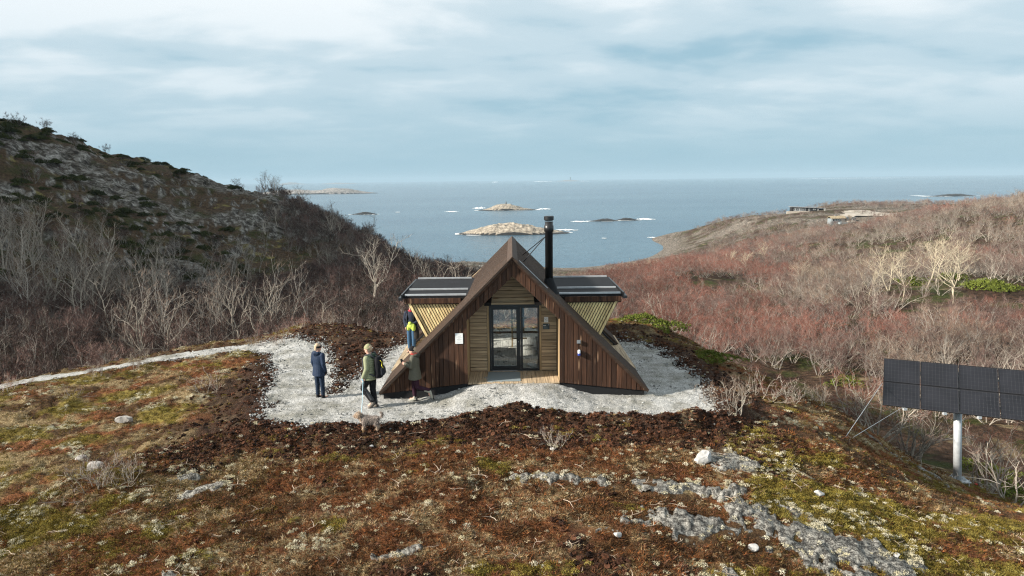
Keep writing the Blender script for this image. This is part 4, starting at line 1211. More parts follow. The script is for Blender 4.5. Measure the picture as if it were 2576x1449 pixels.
for iu in range(4):
    for iv in range(2):
        c0 = pc+pu*((iu-1.5)*(MW+.02))+pvv*((iv-.5)*(MH+.02))
        mb = MB()
        for sgn in (-1, 1):
            mb.beam(c0+pvv*sgn*(MH/2-.012)-pu*MW/2, c0+pvv*sgn*(MH/2-.012)+pu*MW/2, .024, .04, pn)
            mb.beam(c0+pu*sgn*(MW/2-.012)-pvv*(MH/2-.024), c0+pu*sgn*(MW/2-.012)+pvv*(MH/2-.024), .024, .04, pn)
        mod = mb.build('module', M_FRM, sol)
        b0 = c0+pn*.004
        mb = MB(); mb.add([b0-pu*(MW/2-.024)-pvv*(MH/2-.024), b0+pu*(MW/2-.024)-pvv*(MH/2-.024), b0+pu*(MW/2-.024)+pvv*(MH/2-.024), b0-pu*(MW/2-.024)+pvv*(MH/2-.024)], [(0, 1, 2, 3)]); mb.build('backsheet', M_GRID, mod)
        mb = MB(); b0 = c0+pn*.008
        cw, ch = (MW-.07)/10, (MH-.07)/6
        for a in range(10):
            for e in range(6):
                cc = b0+pu*((a-4.5)*cw)+pvv*((e-2.5)*ch); hw, hh, cf = cw/2-.0055, ch/2-.0035, .010
                mb.add([cc+pu*x_+pvv*y_ for x_, y_ in ((-hw+cf, -hh), (hw-cf, -hh), (hw, -hh+cf), (hw, hh-cf), (hw-cf, hh), (-hw+cf, hh), (-hw, hh-cf), (-hw, -hh+cf))], [tuple(range(8))])
        tag(mb.build('cells', M_CELL, mod), kind='stuff')
gp = hit(2113, 1113, 12) - pb
for tgt in (pc-pu*2.46+pvv*-.05-pn*.06, pc-pu*1.75-pvv*.95-pn*.08):
    mb = MB(); mb.tube([gp+Vector((0, 0, -.1)), tgt], .008, 6); mb.build('guy_rod', M_GALV, sol)
for q_ in (-1.7, -.45, .6):
    mb = MB(); mb.box(-.06, .06, -.05, .05, -.05, .05); o = mb.build('clamp', M_GALV, sol); o.location = pc+pu*q_-pvv*1.02-pn*.08
mb = MB(); mb.tube([(.35, .12, .1), (.75, .1, .05), (1.1, -.1, .06), (1.35, -.3, .0)], .012, 5); mb.build('cable', mat('pale_cable', (.45, .4, .35), .7), sol)
rs_ = hit(2455, 1222, 12)
mb = MB(); mb.tube([(-.12, 0, .05), (-.05, .02, .06), (.05, -.02, .05), (.16, .03, .06)], [.02, .045, .04, .02], 8)
o = mb.build('red_bag', mat('red_cloth', (.55, .02, .03), .6)); o.location = rs_; tag(o, 'small red cloth bag on the ground beside the solar panel pole', 'bag')

# ------------------------------------------------------------------ stones
def stone(px, py, sx_, sy_, sz_, seed, col, label, group=None, lo=8):
    p = hit(px, py, lo)
    mb = MB(); mb.ball((0, 0, sz_*.55), sx_, sy_, sz_, 18, 12)
    V = np.array(mb.v); d = V/np.array([sx_, sy_, sz_])
    rg = np.random.RandomState(seed)
    for k_ in range(9):      # flat facets
        n_ = rg.normal(0, 1, 3); n_ /= np.linalg.norm(n_)
        off = rg.uniform(.55, .85)
        s_ = (d-[0, 0, .55])@n_
        d = np.where((s_ > off)[:, None], d-np.outer(s_-off, n_), d)
    V = d*np.array([sx_, sy_, sz_])
    V += (np.stack([fbm(V[:, 0]*9+seed, V[:, 2]*9, 3, seed), fbm(V[:, 1]*9, V[:, 0]*9+seed, 3, seed+1), fbm(V[:, 2]*9, V[:, 1]*9, 3, seed+2)], -1)-.5)*.06*sx_/.25
    me = bpy.data.meshes.new('stone'); me.from_pydata([tuple(v) for v in V], [], mb.f); me.materials.append(col); me.update()
    o = link('stone', me); o.location = p; tag(o, label, 'stone', group)
    return o
M_STW = mat('white_stone', (.40, .39, .37), .9, noise=(9, .35, 5), bump=.5)
M_STG = mat('grey_stone', (.30, .28, .255), .9, noise=(9, .4, 5), bump=.5)
stone(1768, 1166, .25, .21, .20, 3, M_STW, 'white boulder lying on the heath in front of the right of the cabin')
stone(315, 1065, .30, .14, .15, 5, M_STG, 'pale angular stone sticking out of the left heath')
stone(240, 1180, .28, .16, .13, 7, M_STG, 'dark grey stone half sunk in moss at far left')
stone(205, 1158, .16, .12, .09, 8, M_STG, 'small grey stone beside the half sunk one at left')
stone(1390, 1135, .07, .06, .05, 9, M_STW, 'tiny white stone on the heath in front of the porch')
stone(1895, 1385, .11, .10, .08, 10, M_STW, 'fist-sized white stone among the right foreground slabs')
stone(2255, 1403, .09, .08, .06, 11, M_STW, 'small white stone at the lower right of the slabs')
stone(1555, 1355, .10, .08, .06, 12, M_STW, 'small pale stone left of the foreground slabs')
stone(2060, 1248, .12, .10, .09, 15, M_STW, 'pale stone on the moss left of the panel pole')
stone(935, 1128, .07, .06, .05, 16, M_STW, 'tiny pale stone on the peat below the dog')

# ------------------------------------------------------------------ people and dog
def solid(name, mb, voxel, mats, parent, smooth=4):
    """joins overlapping volumes into one continuous surface"""
    me = mb.mesh(name+'_raw')
    o = bpy.data.objects.new(name+'_raw', me); COL.objects.link(o)
    md = o.modifiers.new('r', 'REMESH'); md.mode = 'VOXEL'; md.voxel_size = voxel
    ms = o.modifiers.new('s', 'SMOOTH'); ms.factor = .5; ms.iterations = smooth
    dg = bpy.context.evaluated_depsgraph_get()
    dg.update()
    ev = o.evaluated_get(dg)
    nm = bpy.data.meshes.new_from_object(ev)
    bpy.data.objects.remove(o); bpy.data.meshes.remove(me)
    nm.name = name
    nm.materials.clear()
    nm.materials.append(mats)
    nm.polygons.foreach_set('use_smooth', [True]*len(nm.polygons))
    return link(name, nm, parent)
V3 = lambda *a: Vector(a)
def limb(mb, pts, rads, n=10):
    pts = [Vector(p) for p in pts]
    P = []; Rr = []
    for i in range(len(pts)-1):
        for k in range(4):
            t = k/4
            P.append(pts[i].lerp(pts[i+1], t)); Rr.append(rads[i]+(rads[i+1]-rads[i])*t)
    P.append(pts[-1]); Rr.append(rads[-1])
    mb.tube(P, Rr, n)
    for p, r in zip(pts, rads):
        mb.ball(p, r*.98, r*.98, r*.98, 8, 6)
def hand(mb, wrist, d, side, curl=.6, palm_n=None):
    """palm and five bent fingers; d points along the hand"""
    d = Vector(d).normalized()
    s = Vector(palm_n).normalized() if palm_n else Vector((side, 0, 0))
    across = d.cross(s).normalized()
    mb.tube([wrist-d*.02, wrist+d*.03, wrist+d*.085], [.024, .036, .038], 10, True, 0, .55)
    for i, (o, l) in enumerate(((-.028, .068), (-.010, .076), (.009, .072), (.027, .058))):
        b = wrist+d*.085+across*o
        p1 = b+d*l*.5-s*.006*side*0
        p2 = p1+(d*(1-curl)-s*side*curl)*l*.35
        p3 = p2+(d*(1-curl*1.5)-s*side*curl*1.2)*l*.3
        mb.tube([b-d*.02, b, p1, p2, p3], [.010, .010, .0095, .009, .0075], 6)
    b = wrist+d*.03+across*-.032
    mb.tube([b, b+d*.03-across*.022, b+d*.062-across*.026], [.013, .012, .009], 6)
def face_dir(a):
    return Vector((-math.sin(a), math.cos(a), 0))
SKIN = mat('skin', (.56, .33, .25), .55, noise=(14, .08, 2))
def cloth(nm, c, rough=.85, var=.0):
    return mat(nm, c, rough, noise=(26, .20, 4), bump=.5, spec=.15)
def person(nm, loc, rz, label, J, look, head_turn=0.0):
    """J: joints; look: materials and garments"""
    r = tag(empty('person', loc, rz), label, 'person')
    hc = V3(*J.get('head', (0, .02, 1.62)))
    fd = face_dir(head_turn)
    sd = V3(fd.y, -fd.x, 0)
    b = MB()
    b.rings([(0, 0, .84, .14, .10), (0, 0, .95, .155, .105), (0, 0, 1.12, .135, .095), (0, 0, 1.32, .165, .105), (0, 0, 1.42, .14, .085), (0, .0, 1.47, .07, .065)], 14)
    b.tube([(0, 0, 1.44), hc-V3(0, 0, .08)], .055, 10)
    b.ball(hc, .076, .092, .115, 16, 12)
    b.ball(hc+fd*.035-V3(0, 0, .06), .052, .052, .055, 10, 8)                      # jaw
    b.tube([hc+fd*.085+V3(0, 0, .02), hc+fd*.108-V3(0, 0, .018), hc+fd*.088-V3(0, 0, .026)], [.010, .016, .012], 6)   # nose
    b.ball(hc+fd*.083-V3(0, 0, .055), .022, .012, .009, 8, 5)                       # lips
    for s in (-1, 1):
        b.ball(hc+sd*s*.077-V3(0, 0, .005), .013, .022, .030, 8, 6)                 # ears
        b.ball(hc+fd*.075+sd*s*.03+V3(0, 0, .022), .016, .016, .007, 8, 5)          # brows
    for k in 'LR':
        s = -1 if k == 'L' else 1
        sh, el, wr, hd = [V3(*p) for p in J['arm'+k]]
        limb(b, [sh, el, wr], [.050, .042, .028])
        hand(b, wr, hd, s, J.get('curl'+k, .55))
        hp, kn, an, toe = [V3(*p) for p in J['leg'+k]]
        limb(b, [hp, kn, an], [.085, .058, .038])
        b.tube([an-(toe-an)*.12, an.lerp(toe, .5)-V3(0, 0, .035), toe], [.036, .042, .028], 8)
    body = solid('body', b, .010, SKIN, r, 2)
    e = MB()
    for s in (-1, 1): e.ball(hc+fd*.084+sd*s*.030+V3(0, 0, .008), .008, .008, .006, 8, 6)
    e.build('eyes', mat('eye', (.02, .015, .012), .3), body)
    # trousers
    t = MB()
    t.rings([(0, 0, .80, .12, .10), (0, 0, .90, .165, .125), (0, 0, 1.0, .165, .12)], 14)
    for k in 'LR':
        hp, kn, an, toe = [V3(*p) for p in J['leg'+k]]
        limb(t, [hp, kn, an+V3(0, 0, .03)], [.105*look.get('legw', 1), .077*look.get('legw', 1), .060*look.get('legw', 1)])
    tr = solid('trousers', t, .013, look['trousers'], r, 3)
    if look.get('knee'):
        t2 = MB()
        for k in 'LR':
            hp, kn, an, toe = [V3(*p) for p in J['leg'+k]]
            limb(t2, [hp.lerp(kn, .55), kn, an+V3(0, 0, .05)], [.098, .083, .066])
        solid('trouser_panel', t2, .013, look['knee'], tr, 2)
    # jacket
    jk = MB()
    hem = look.get('hem', .80); fl = look.get('flare', .0); bulk = look.get('bulk', 1.0)
    prof = [(hem, .205+fl, .155+fl), (.95, .195+fl*.5, .145+fl*.4), (1.10, .185, .135), (1.28, .205, .140), (1.38, .195, .130), (1.44, .140, .105), (1.49, .085, .082)]
    rings = []
    if look.get('puffer'):
        z = hem; i = 0
        zs = [p[0] for p in prof]; xs_ = [p[1] for p in prof]; ys_ = [p[2] for p in prof]
        while z < 1.47:
            o_ = .016 if i % 2 else -.008
            rings.append((0, 0, z, (float(np.interp(z, zs, xs_))+o_)*bulk, (float(np.interp(z, zs, ys_))+o_)*bulk)); z += .03; i += 1
        rings.append((0, 0, 1.49, .085, .08))
    else:
        rings = [(0, 0, z, a*bulk, c*bulk) for z, a, c in prof]
    jk.rings(rings, 18)
    for k in 'LR':
        sh, el, wr, hd = [V3(*p) for p in J['arm'+k]]
        rad = [.080*bulk, .064*bulk, .050*bulk]
        limb(jk, [sh, el, wr], rad)
    jacket = solid('jacket', jk, .013, look['jacket'], r, 2 if look.get('puffer') else 4)
    if look.get('hood'):
        h = MB(); h.tube([(-.115, .01, 1.46), (-.09, -.075, 1.47), (0, -.115, 1.455), (.09, -.075, 1.47), (.115, .01, 1.46)], [.035, .055, .07, .055, .035], 10)
        h.ball((0, -.105, 1.43), .10, .055, .075, 10, 8)
        solid('hood', h, .013, look['hood'], jacket, 4)
    # boots
    for k in 'LR':
        hp, kn, an, toe = [V3(*p) for p in J['leg'+k]]
        bt = MB()
        up = (kn-an).normalized()
        fdir = (toe-an); fdir = fdir.normalized()
        bt.tube([an+up*.14, an+up*.05, an-up*.02], [.062, .060, .055], 10)
        heel = an-up*.055-fdir*.045
        bt.tube([heel, heel+fdir*.10, heel+fdir*.20, heel+fdir*.27], [.048, .052, .050, .030], 10)
        bo = solid('boot', bt, .011, look['boots'], r, 2)
        so = MB(); so.tube([heel-up*.022-fdir*.03, heel-up*.026+fdir*.12, heel-up*.020+fdir*.28], [.046, .054, .034], 10, True, 0, .45)
        so.build('sole', mat('boot_sole', (.03, .028, .026), .9), bo, True)
    # headgear and hair
    if look.get('hat'):
        h = MB(); h.rings([(hc.x, hc.y, hc.z+.015, .084, .100), (hc.x, hc.y, hc.z+.05, .088, .104), (hc.x, hc.y, hc.z+.085, .080, .094), (hc.x, hc.y-.01, hc.z+.125, .058, .066), (hc.x, hc.y-.015, hc.z+.148, .022, .025)], 18)
        ht = h.build('hat', look['hat'], r, True)
        h = MB(); h.rings([(hc.x, hc.y, hc.z+.008, .088, .104), (hc.x, hc.y, hc.z+.012, .094, .110), (hc.x, hc.y, hc.z+.048, .094, .110), (hc.x, hc.y, hc.z+.052, .088, .104)], 18); h.build('brim', look['hat'], ht, True)
    if look.get('hair'):
        h = MB(); h.ball(hc-fd*.012+V3(0, 0, .02), .085, .100, .112, 16, 12)
        if look.get('hairlow'):
            h.tube([hc-fd*.05-V3(0, 0, .02), hc-fd*.062-V3(0, 0, .10)], [.06, .045], 10)
        solid('hair', h, .012, look['hair'], r, 2).location = -fd*.012 + V3(0, 0, .006)
    if look.get('band'):
        h = MB(); h.rings([(hc.x, hc.y, hc.z-.005, .090, .106), (hc.x, hc.y, hc.z+.055, .092, .108)], 18, False); h.build('headband', look['band'], r, True)
    if look.get('scarf'):
        h = MB(); h.tube([(math.cos(a_)*.085, .01+math.sin(a_)*.085, 1.50+.01*math.sin(3*a_)) for a_ in [i*.45 for i in range(15)]], .028, 8); h.build('scarf', look['scarf'], r, True)
    return r
BLACKC = cloth('black_cloth', (.012, .012, .014)); NAVY = cloth('navy_shell', (.018, .030, .058), .6); OLIVE = cloth('olive_puffer', (.25, .265, .16), .6)
DGREEN = cloth('dark_hood', (.03, .05, .035)); GREYT = cloth('grey_trousers', (.055, .057, .06)); PURP = cloth('plum_trousers', (.035, .014, .024)); MOSSG = cloth('moss_shell', (.105, .10, .075), .7)
JEANS = cloth('blue_denim', (.05, .105, .18)); BOOTG = cloth('grey_boots', (.16, .14, .12)); BOOTL = cloth('pale_boots', (.34, .33, .28)); KHAKI = cloth('khaki_knit', (.27, .26, .15)); NAVYP = cloth('navy_trousers', (.016, .026, .046))
HAIRB = cloth('light_hair', (.50, .37, .25)); SUEDE = cloth('suede_shoes', (.30, .24, .18)); NEON = cloth('neon_cloth', (.46, .58, .10)); RED = cloth('red_scarf', (.40, .03, .05)); NAVYD = cloth('dark_fleece', (.028, .034, .052))
STAND = {'armL': [(-.185, 0, 1.41), (-.235, -.02, 1.13), (-.225, .06, .90), (0, .12, -1)], 'armR': [(.185, 0, 1.41), (.235, -.02, 1.13), (.23, .06, .90), (0, .12, -1)],
         'legL': [(-.09, 0, .90), (-.10, .01, .49), (-.10, 0, .085), (-.12, .16, .04)], 'legR': [(.09, 0, .90), (.10, .02, .49), (.11, .02, .085), (.14, .18, .04)]}
def ground_at(px, py, lo=15):
    p = hit(px, py, lo); p.z = max(p.z, float(pad_z(np.array([p.x]), np.array([p.y]))[0]) if False else p.z)
    return p
def on_pad(px, py):
    p = hit(px, py, 15); p.z += .012
    return p
# woman in navy, hands at her sides, turned towards the cabin
p1 = on_pad(806, 1003)
wo = person('woman_navy', p1, R(-32), 'person in navy hooded jacket and trousers standing with back turned on the gravel', STAND,
       dict(trousers=NAVYP, jacket=NAVY, hem=.74, flare=.03, hood=NAVY, boots=BLACKC, hair=HAIRB, hairlow=True, band=BLACKC), R(-45))
wo.scale = (.97, .97, .97)
g = MB()
for s, k in ((1, 'armR'), (-1, 'armL')):
    sh, el, wr, hd = [V3(*q) for q in STAND[k]]
    hand(g, wr, hd, s, .6)
    g.tube([wr-hd.normalized()*.05, wr+hd.normalized()*.03, wr+hd.normalized()*.09], [.042, .044, .046], 10, True, 0, .7)
solid('gloves', g, .009, BLACKC, wo, 1)
# man in the olive quilted jacket, walking left, leash in his left hand
WALK = {'armL': [(-.19, 0, 1.41), (-.245, -.03, 1.13), (-.235, .09, .90), (0, .15, -1)], 'armR': [(.19, 0, 1.41), (.24, .02, 1.14), (.22, .16, .95), (0, .5, -.8)], 'curlL': .9,
        'legL': [(-.09, 0, .90), (-.10, .19, .54), (-.09, -.06, .19), (-.10, .06, .06)], 'legR': [(.09, 0, .90), (.09, .01, .49), (.09, -.06, .085), (.10, .12, .04)], 'head': (0, .05, 1.63)}
p2 = on_pad(936, 1026)
mn = person('man_olive', p2, R(70), 'person in olive quilted jacket and khaki beanie walking with a dog on a leash', WALK,
       dict(trousers=BLACKC, knee=GREYT, jacket=OLIVE, puffer=True, hem=.80, bulk=1.06, hood=DGREEN, boots=BOOTG, hat=KHAKI, hair=HAIRB, legw=1.12), R(12))
mn.scale = (1.06, 1.06, 1.06)
bp_ = tag(empty('backpack', p2, R(70)), 'black backpack with a yellow cord worn by the person in olive', 'backpack'); bp_.scale = (1.06, 1.06, 1.06)
k = MB(); k.rings([(0, -.26, .86, .13, .085), (0, -.275, .95, .155, .115), (0, -.27, 1.15, .155, .12), (0, -.26, 1.33, .145, .105), (0, -.24, 1.45, .10, .07)], 14)
bag = solid('bag', k, .014, BLACKC, bp_, 3)
k = MB(); k.rings([(0, -.375, .93, .09, .03), (0, -.40, 1.0, .115, .05), (0, -.395, 1.13, .11, .045), (0, -.38, 1.2, .08, .03)], 12); solid('pocket', k, .012, cloth('charcoal_cloth', (.025, .026, .03)), bag, 2)
k = MB()
for s in (-1, 1): k.tube([(s*.10, -.20, 1.42), (s*.12, -.07, 1.53), (s*.125, .07, 1.48), (s*.13, .155, 1.33), (s*.15, .13, 1.12), (s*.17, -.06, .99), (s*.12, -.20, .93)], .020, 8)
k.build('straps', cloth('grey_strap', (.06, .06, .065)), bag, True)
k = MB(); k.tube([(-.09, -.37, 1.36), (-.03, -.385, 1.30), (-.08, -.40, 1.22), (-.04, -.42, 1.14)], .010, 6); k.build('cord', mat('yellow_cord', (.75, .62, .03), .6), bag)
# woman in the moss-green shell jacket, striding left, phone in hand
STRIDE = {'armL': [(-.18, .01, 1.40), (-.24, .05, 1.14), (-.10, .27, 1.20), (.5, .8, .25)], 'armR': [(.18, .01, 1.40), (.24, .05, 1.14), (.08, .27, 1.18), (-.4, .8, .3)], 'curlL': .9, 'curlR': .9,
          'legL': [(-.09, -.02, .88), (-.09, -.10, .47), (-.10, -.46, .36), (-.10, -.50, .21)], 'legR': [(.09, 0, .88), (.09, .07, .48), (.09, .05, .085), (.10, .22, .04)], 'head': (0, .06, 1.60)}
p3 = on_pad(1046, 1010)
w3 = person('woman_moss', p3, R(82), 'person in dark green jacket, black beanie and plum trousers striding past the gable', STRIDE,
       dict(trousers=PURP, jacket=MOSSG, hem=.72, flare=.035, bulk=1.08, hood=cloth('dark_moss', (.05, .048, .038)), boots=BOOTL, hat=BLACKC, hair=HAIRB, scarf=cloth('brick_scarf', (.30, .05, .04))), R(8))
w3.scale = (.96, .96, .96)
ph = tag(empty('phone', p3, R(82)), 'black phone held up by the person in the dark green jacket', 'phone'); ph.scale = (.96, .96, .96)
k = MB(); k.beam((-.005, .37, 1.20), (-.005, .42, 1.33), .076, .010, (1, 0, 0)); k.build('case', mat('phone_black', (.01, .01, .011), .25, spec=.5), ph)
# man on the side deck in jeans
p4 = Vector((-3.70, 25.6, -.195))
DECK = {'armL': [(-.19, 0, 1.41), (-.27, .06, 1.15), (-.10, .22, 1.02), (.6, .5, -.1)], 'armR': [(.19, 0, 1.41), (.265, -.04, 1.14), (.20, .07, .93), (-.2, .3, -1)],
        'legL': [(-.08, 0, .90), (-.07, .03, .49), (-.05, 0, .085), (-.06, .17, .04)], 'legR': [(.09, 0, .90), (.10, .03, .49), (.10, .02, .085), (.14, .18, .04)]}
m4 = person('man_jeans', p4, R(172), 'person in blue jeans and dark jacket standing on the side deck half behind the slats', DECK,
       dict(trousers=JEANS, jacket=NAVYD, hem=.86, bulk=1.05, boots=SUEDE, hat=BLACKC, hair=HAIRB, scarf=RED), R(-14))
m4.scale = (1.03, 1.03, 1.03)
nj = tag(empty('neon_jacket', p4, R(172)), 'neon yellow garment held by the person in jeans beside the slats', 'jacket')
k = MB(); k.ball((-.06, .25, 1.03), .14, .085, .12, 12, 9); k.ball((-.14, .27, .97), .09, .07, .14, 10, 8); k.ball((.05, .26, .96), .07, .06, .12, 10, 8); k.ball((-.02, .28, 1.12), .08, .06, .07, 10, 8)
solid('cloth', k, .013, NEON, nj, 1)
cj = tag(empty('dark_coat', p4, R(172)), 'dark coat hanging from the arm of the person in jeans', 'coat')
k = MB(); k.rings([(-.20, .14, .52, .08, .06), (-.22, .16, .70, .11, .07), (-.20, .18, .90, .10, .07), (-.17, .2, 1.0, .07, .06)], 12); solid('cloth', k, .014, cloth('umber_cloth', (.03, .027, .024)), cj, 2)
b4 = tag(empty('rucksack', p4, R(172)), 'dark rucksack on the back of the person in jeans', 'backpack')
k = MB(); k.rings([(0, -.25, .98, .13, .08), (0, -.26, 1.2, .15, .10), (0, -.25, 1.42, .14, .09), (0, -.22, 1.55, .09, .06)], 14); bag4 = solid('bag', k, .015, BLACKC, b4, 3)
k = MB()
for s in (-1, 1): k.tube([(s*.10, -.18, 1.44), (s*.115, -.05, 1.53), (s*.12, .08, 1.47), (s*.125, .15, 1.32), (s*.15, .11, 1.10)], .022, 8)
k.build('straps', BLACKC, bag4, True)

# small shaggy dog, head to the left
dp_ = hit(932, 1080, 14)
dog = tag(empty('dog', dp_, R(92)), 'small shaggy grey and tan dog on a leash at the gravel edge', 'dog')
b = MB()       # local +Y is forward
b.rings([(0, 0, 0, .01, .01)], 6, False)
b.tube([(0, -.24, .30), (0, -.12, .285), (0, .02, .28), (0, .16, .30), (0, .24, .34)], [.085, .105, .115, .125, .09], 12)
b.tube([(0, .20, .34), (0, .28, .40), (0, .32, .43)], [.085, .075, .07], 10)
b.ball((0, .35, .44), .075, .085, .075, 12, 9)
b.tube([(0, .40, .425), (0, .45, .405), (0, .475, .40)], [.045, .037, .026], 10)
for s in (-1, 1):
    b.tube([(s*.055, .33, .50), (s*.085, .325, .47), (s*.088, .335, .40)], [.018, .028, .018], 8)
    b.tube([(s*.075, .18, .28), (s*.08, .17, .16), (s*.08, .185, .07), (s*.08, .20, .02)], [.052, .036, .028, .033], 8)
    b.tube([(s*.075, -.20, .28), (s*.085, -.15, .19), (s*.085, -.235, .11), (s*.085, -.225, .05), (s*.085, -.20, .02)], [.065, .045, .030, .028, .034], 8)
b.tube([(0, -.30, .34), (0, -.37, .42), (0, -.35, .49), (0, -.29, .51)], [.03, .028, .026, .016], 8)
FUR = mat('grey_fur', (.25, .205, .175), .95, noise=(9, .45, 4)); TAN = mat('tan_fur', (.42, .31, .22), .95, noise=(9, .3, 4))
body = solid('body', b, .011, FUR, dog, 2)
rg = np.random.RandomState(3)
for nm, m_, test in (('coat', FUR, lambda c: c[1] < .25 and c[2] > .10), ('face_fur', TAN, lambda c: c[1] >= .25), ('leg_fur', TAN, lambda c: c[2] <= .12)):
    V = []; F = []
    for f in body.data.polygons:
        c = np.array(f.center)
        if not test(c) or rg.uniform() > (.55 if nm == 'coat' else .7): continue
        n_ = np.array(f.normal); d = n_*.6+np.array([0, -.35 if nm == 'coat' else -.1, -.75])+rg.normal(0, .25, 3); d /= np.linalg.norm(d)
        s_ = np.cross(d, n_); s_ /= (np.linalg.norm(s_)+1e-6); l = rg.uniform(.035, .075)
        o_ = len(V); V += [c-s_*.006, c+s_*.006, c+n_*.012+d*l]; F.append((o_, o_+1, o_+2))
    link(nm, npmesh(nm, np.array(V), np.array(F, np.int32), m_, False), body)
e = MB(); e.ball((0, .482, .408), .014, .012, .011, 8, 6)
for s in (-1, 1): e.ball((s*.035, .418, .455), .009, .009, .009, 8, 6)
e.build('nose_and_eyes', mat('dog_nose', (.01, .01, .01), .3), body)
k = MB(); k.tube([(math.cos(a_)*.082, .265+math.sin(a_)*.05, .40+math.sin(a_)*.055) for a_ in [i*.5236 for i in range(13)]], .012, 6, False); k.build('collar', mat('blue_collar', (.03, .04, .07), .6), dog, True)
# leash
hw = mn.matrix_basis if False else Matrix.LocRotScale(mn.location, mn.rotation_euler, mn.scale)
a_ = hw @ V3(-.235, .10, .82)
dog.scale = (.88, .88, .88)
dl = Matrix.LocRotScale(dog.location, dog.rotation_euler, (.88, .88, .88))
c_ = dl @ V3(0, .25, .47)
ls = tag(empty('leash', (0, 0, 0)), 'thin pale blue leash from the hand of the person in olive to the dog', 'leash')
k = MB(); k.tube([a_.lerp(c_, t)-V3(0, 0, .10*math.sin(math.pi*t)) for t in [i/12 for i in range(13)]], .0075, 6, False); k.build('line', mat('leash_blue', (.42, .60, .68), .6), ls, True)
k = MB(); k.tube([a_+V3(0, 0, .09), a_, a_-V3(0, 0, .10)], [.030, .035, .016], 8); k.build('grip', mat('grip_blue', (.20, .38, .46), .5), ls, True)

# ------------------------------------------------------------------ haze over land and sea
hz_ = MB(); hz_.box(-30500, 30500, -160, 30600, -75.0, 118.0)
hm_ = bpy.data.materials.new('haze'); hm_.use_nodes = True
t = hm_.node_tree
for n in list(t.nodes): t.nodes.remove(n)
ho = N(t, 'ShaderNodeOutputMaterial'); pv = N(t, 'ShaderNodeVolumePrincipled')
pv.inputs['Color'].default_value = (.44, .60, .72, 1); pv.inputs['Density'].default_value = 0.75e-4; pv.inputs['Anisotropy'].default_value = 0.0
t.links.new(pv.outputs[0], ho.inputs['Volume'])
tag(hz_.build('haze', hm_), 'pale sea haze filling the air', 'haze', kind='stuff')

# ------------------------------------------------------------------ bare trees
def perp(d, rg):
    v = Vector((rg.gauss(0, 1), rg.gauss(0, 1), rg.gauss(0, 1)))
    v -= d*v.dot(d)
    return v.normalized() if v.length > 1e-6 else d.orthogonal().normalized()
def gen_tree(seed, H, stems, lean, n1, n2, ntw, gnarl=.28, trunk_r=.05, twl=.5, tww=.012, clear=.25, up=.10, flat=0.0, l1=.45, l2=.45):
    rg = random.Random(seed)
    tb = MB()
    tw = []
    def grow(p, d, ln, r0, r1, nseg, sides, g, upw):
        pts = [p.copy()]; rad = [r0]
        dd = d.copy()
        for i in range(nseg):
            dd = (dd + perp(dd, rg)*g*rg.uniform(.3, 1.0) + Vector((0, 0, upw))).normalized()
            p = p + dd*ln/nseg
            pts.append(p.copy()); rad.append(r0+(r1-r0)*(i+1)/nseg)
        tb.tube(pts, rad, sides, False)
        return pts, rad
    def along(pts, t):
        f = t*(len(pts)-1); i = min(int(f), len(pts)-2)
        return pts[i].lerp(pts[i+1], f-i), (pts[i+1]-pts[i]).normalized()
    for s in range(stems):
        a = 2*math.pi*(s+rg.random()*.6)/stems
        ln_ = rg.uniform(.5, 1.0)*lean if stems > 1 else lean*rg.uniform(0, .4)
        d = Vector((math.cos(a)*ln_, math.sin(a)*ln_, 1)).normalized()
        h = H*rg.uniform(.72, 1.0)
        pts, rad = grow(Vector((math.cos(a)*.06*(stems > 1), math.sin(a)*.06*(stems > 1), -.25)), d, h, trunk_r*rg.uniform(.75, 1.1), trunk_r*.22, 7, 6, gnarl, up)
        for i in range(n1):
            t = clear+(1-clear)*(i+rg.random())/n1
            p, dr = along(pts, min(t, .98))
            a1 = rg.uniform(.6, 1.15)
            d1 = (dr*math.cos(a1)+perp(dr, rg)*math.sin(a1))
            d1.z = d1.z*(1-flat)+.1
            d1.normalize()
            L1 = H*l1*rg.uniform(.6, 1.05)*(1.15-.55*t)
            r1 = trunk_r*(1-.6*t)*.55
            p1, rd1 = grow(p, d1, L1, r1, r1*.3, 5, 4, gnarl*1.1, up*.9)
            for j in range(n2):
                t2 = .25+.75*(j+rg.random())/n2
                q, dq = along(p1, min(t2, .98))
                a2 = rg.uniform(.45, 1.0)
                d2 = (dq*math.cos(a2)+perp(dq, rg)*math.sin(a2)+Vector((0, 0, .12))).normalized()
                L2 = L1*l2*rg.uniform(.6, 1.1)
                p2, rd2 = grow(q, d2, L2, max(r1*.42, .006), .004, 3, 3, gnarl*1.2, up)
                for k_ in range(ntw):
                    w, dw = along(p2, rg.uniform(.15, 1.0))
                    d3 = (dw*.8+perp(dw, rg)*rg.uniform(.3, 1.1)+Vector((0, 0, rg.uniform(.0, .5)))).normalized()
                    tw.append((w, d3, twl*rg.uniform(.5, 1.2), tww*rg.uniform(.7, 1.3)))
    # twigs: bent thin ribbons
    n = len(tw)
    V = np.zeros((n*5, 3)); F = np.zeros((n*3, 3), np.int32)
    for i, (w, d, l, wd) in enumerate(tw):
        sd = perp(d, rg)*wd*.5
        b = perp(d, rg)*l*.14
        m_ = w+d*l*.5+b; e = w+d*l
        V[i*5:i*5+5] = (w-sd, w+sd, m_-sd*.7, m_+sd*.7, e)
        o = i*5
        F[i*3:i*3+3] = ((o, o+1, o+3), (o, o+3, o+2), (o+2, o+3, o+4))
    return tb, V, F
def twig_mat(name, c, var=.35):
    m = mat(name, c, .9, var=var, spec=.1)
    return m
B_PALE = mat('pale_bark', (.33, .29, .24), .9, var=.25, noise=(6, .45, 4), spec=.15)
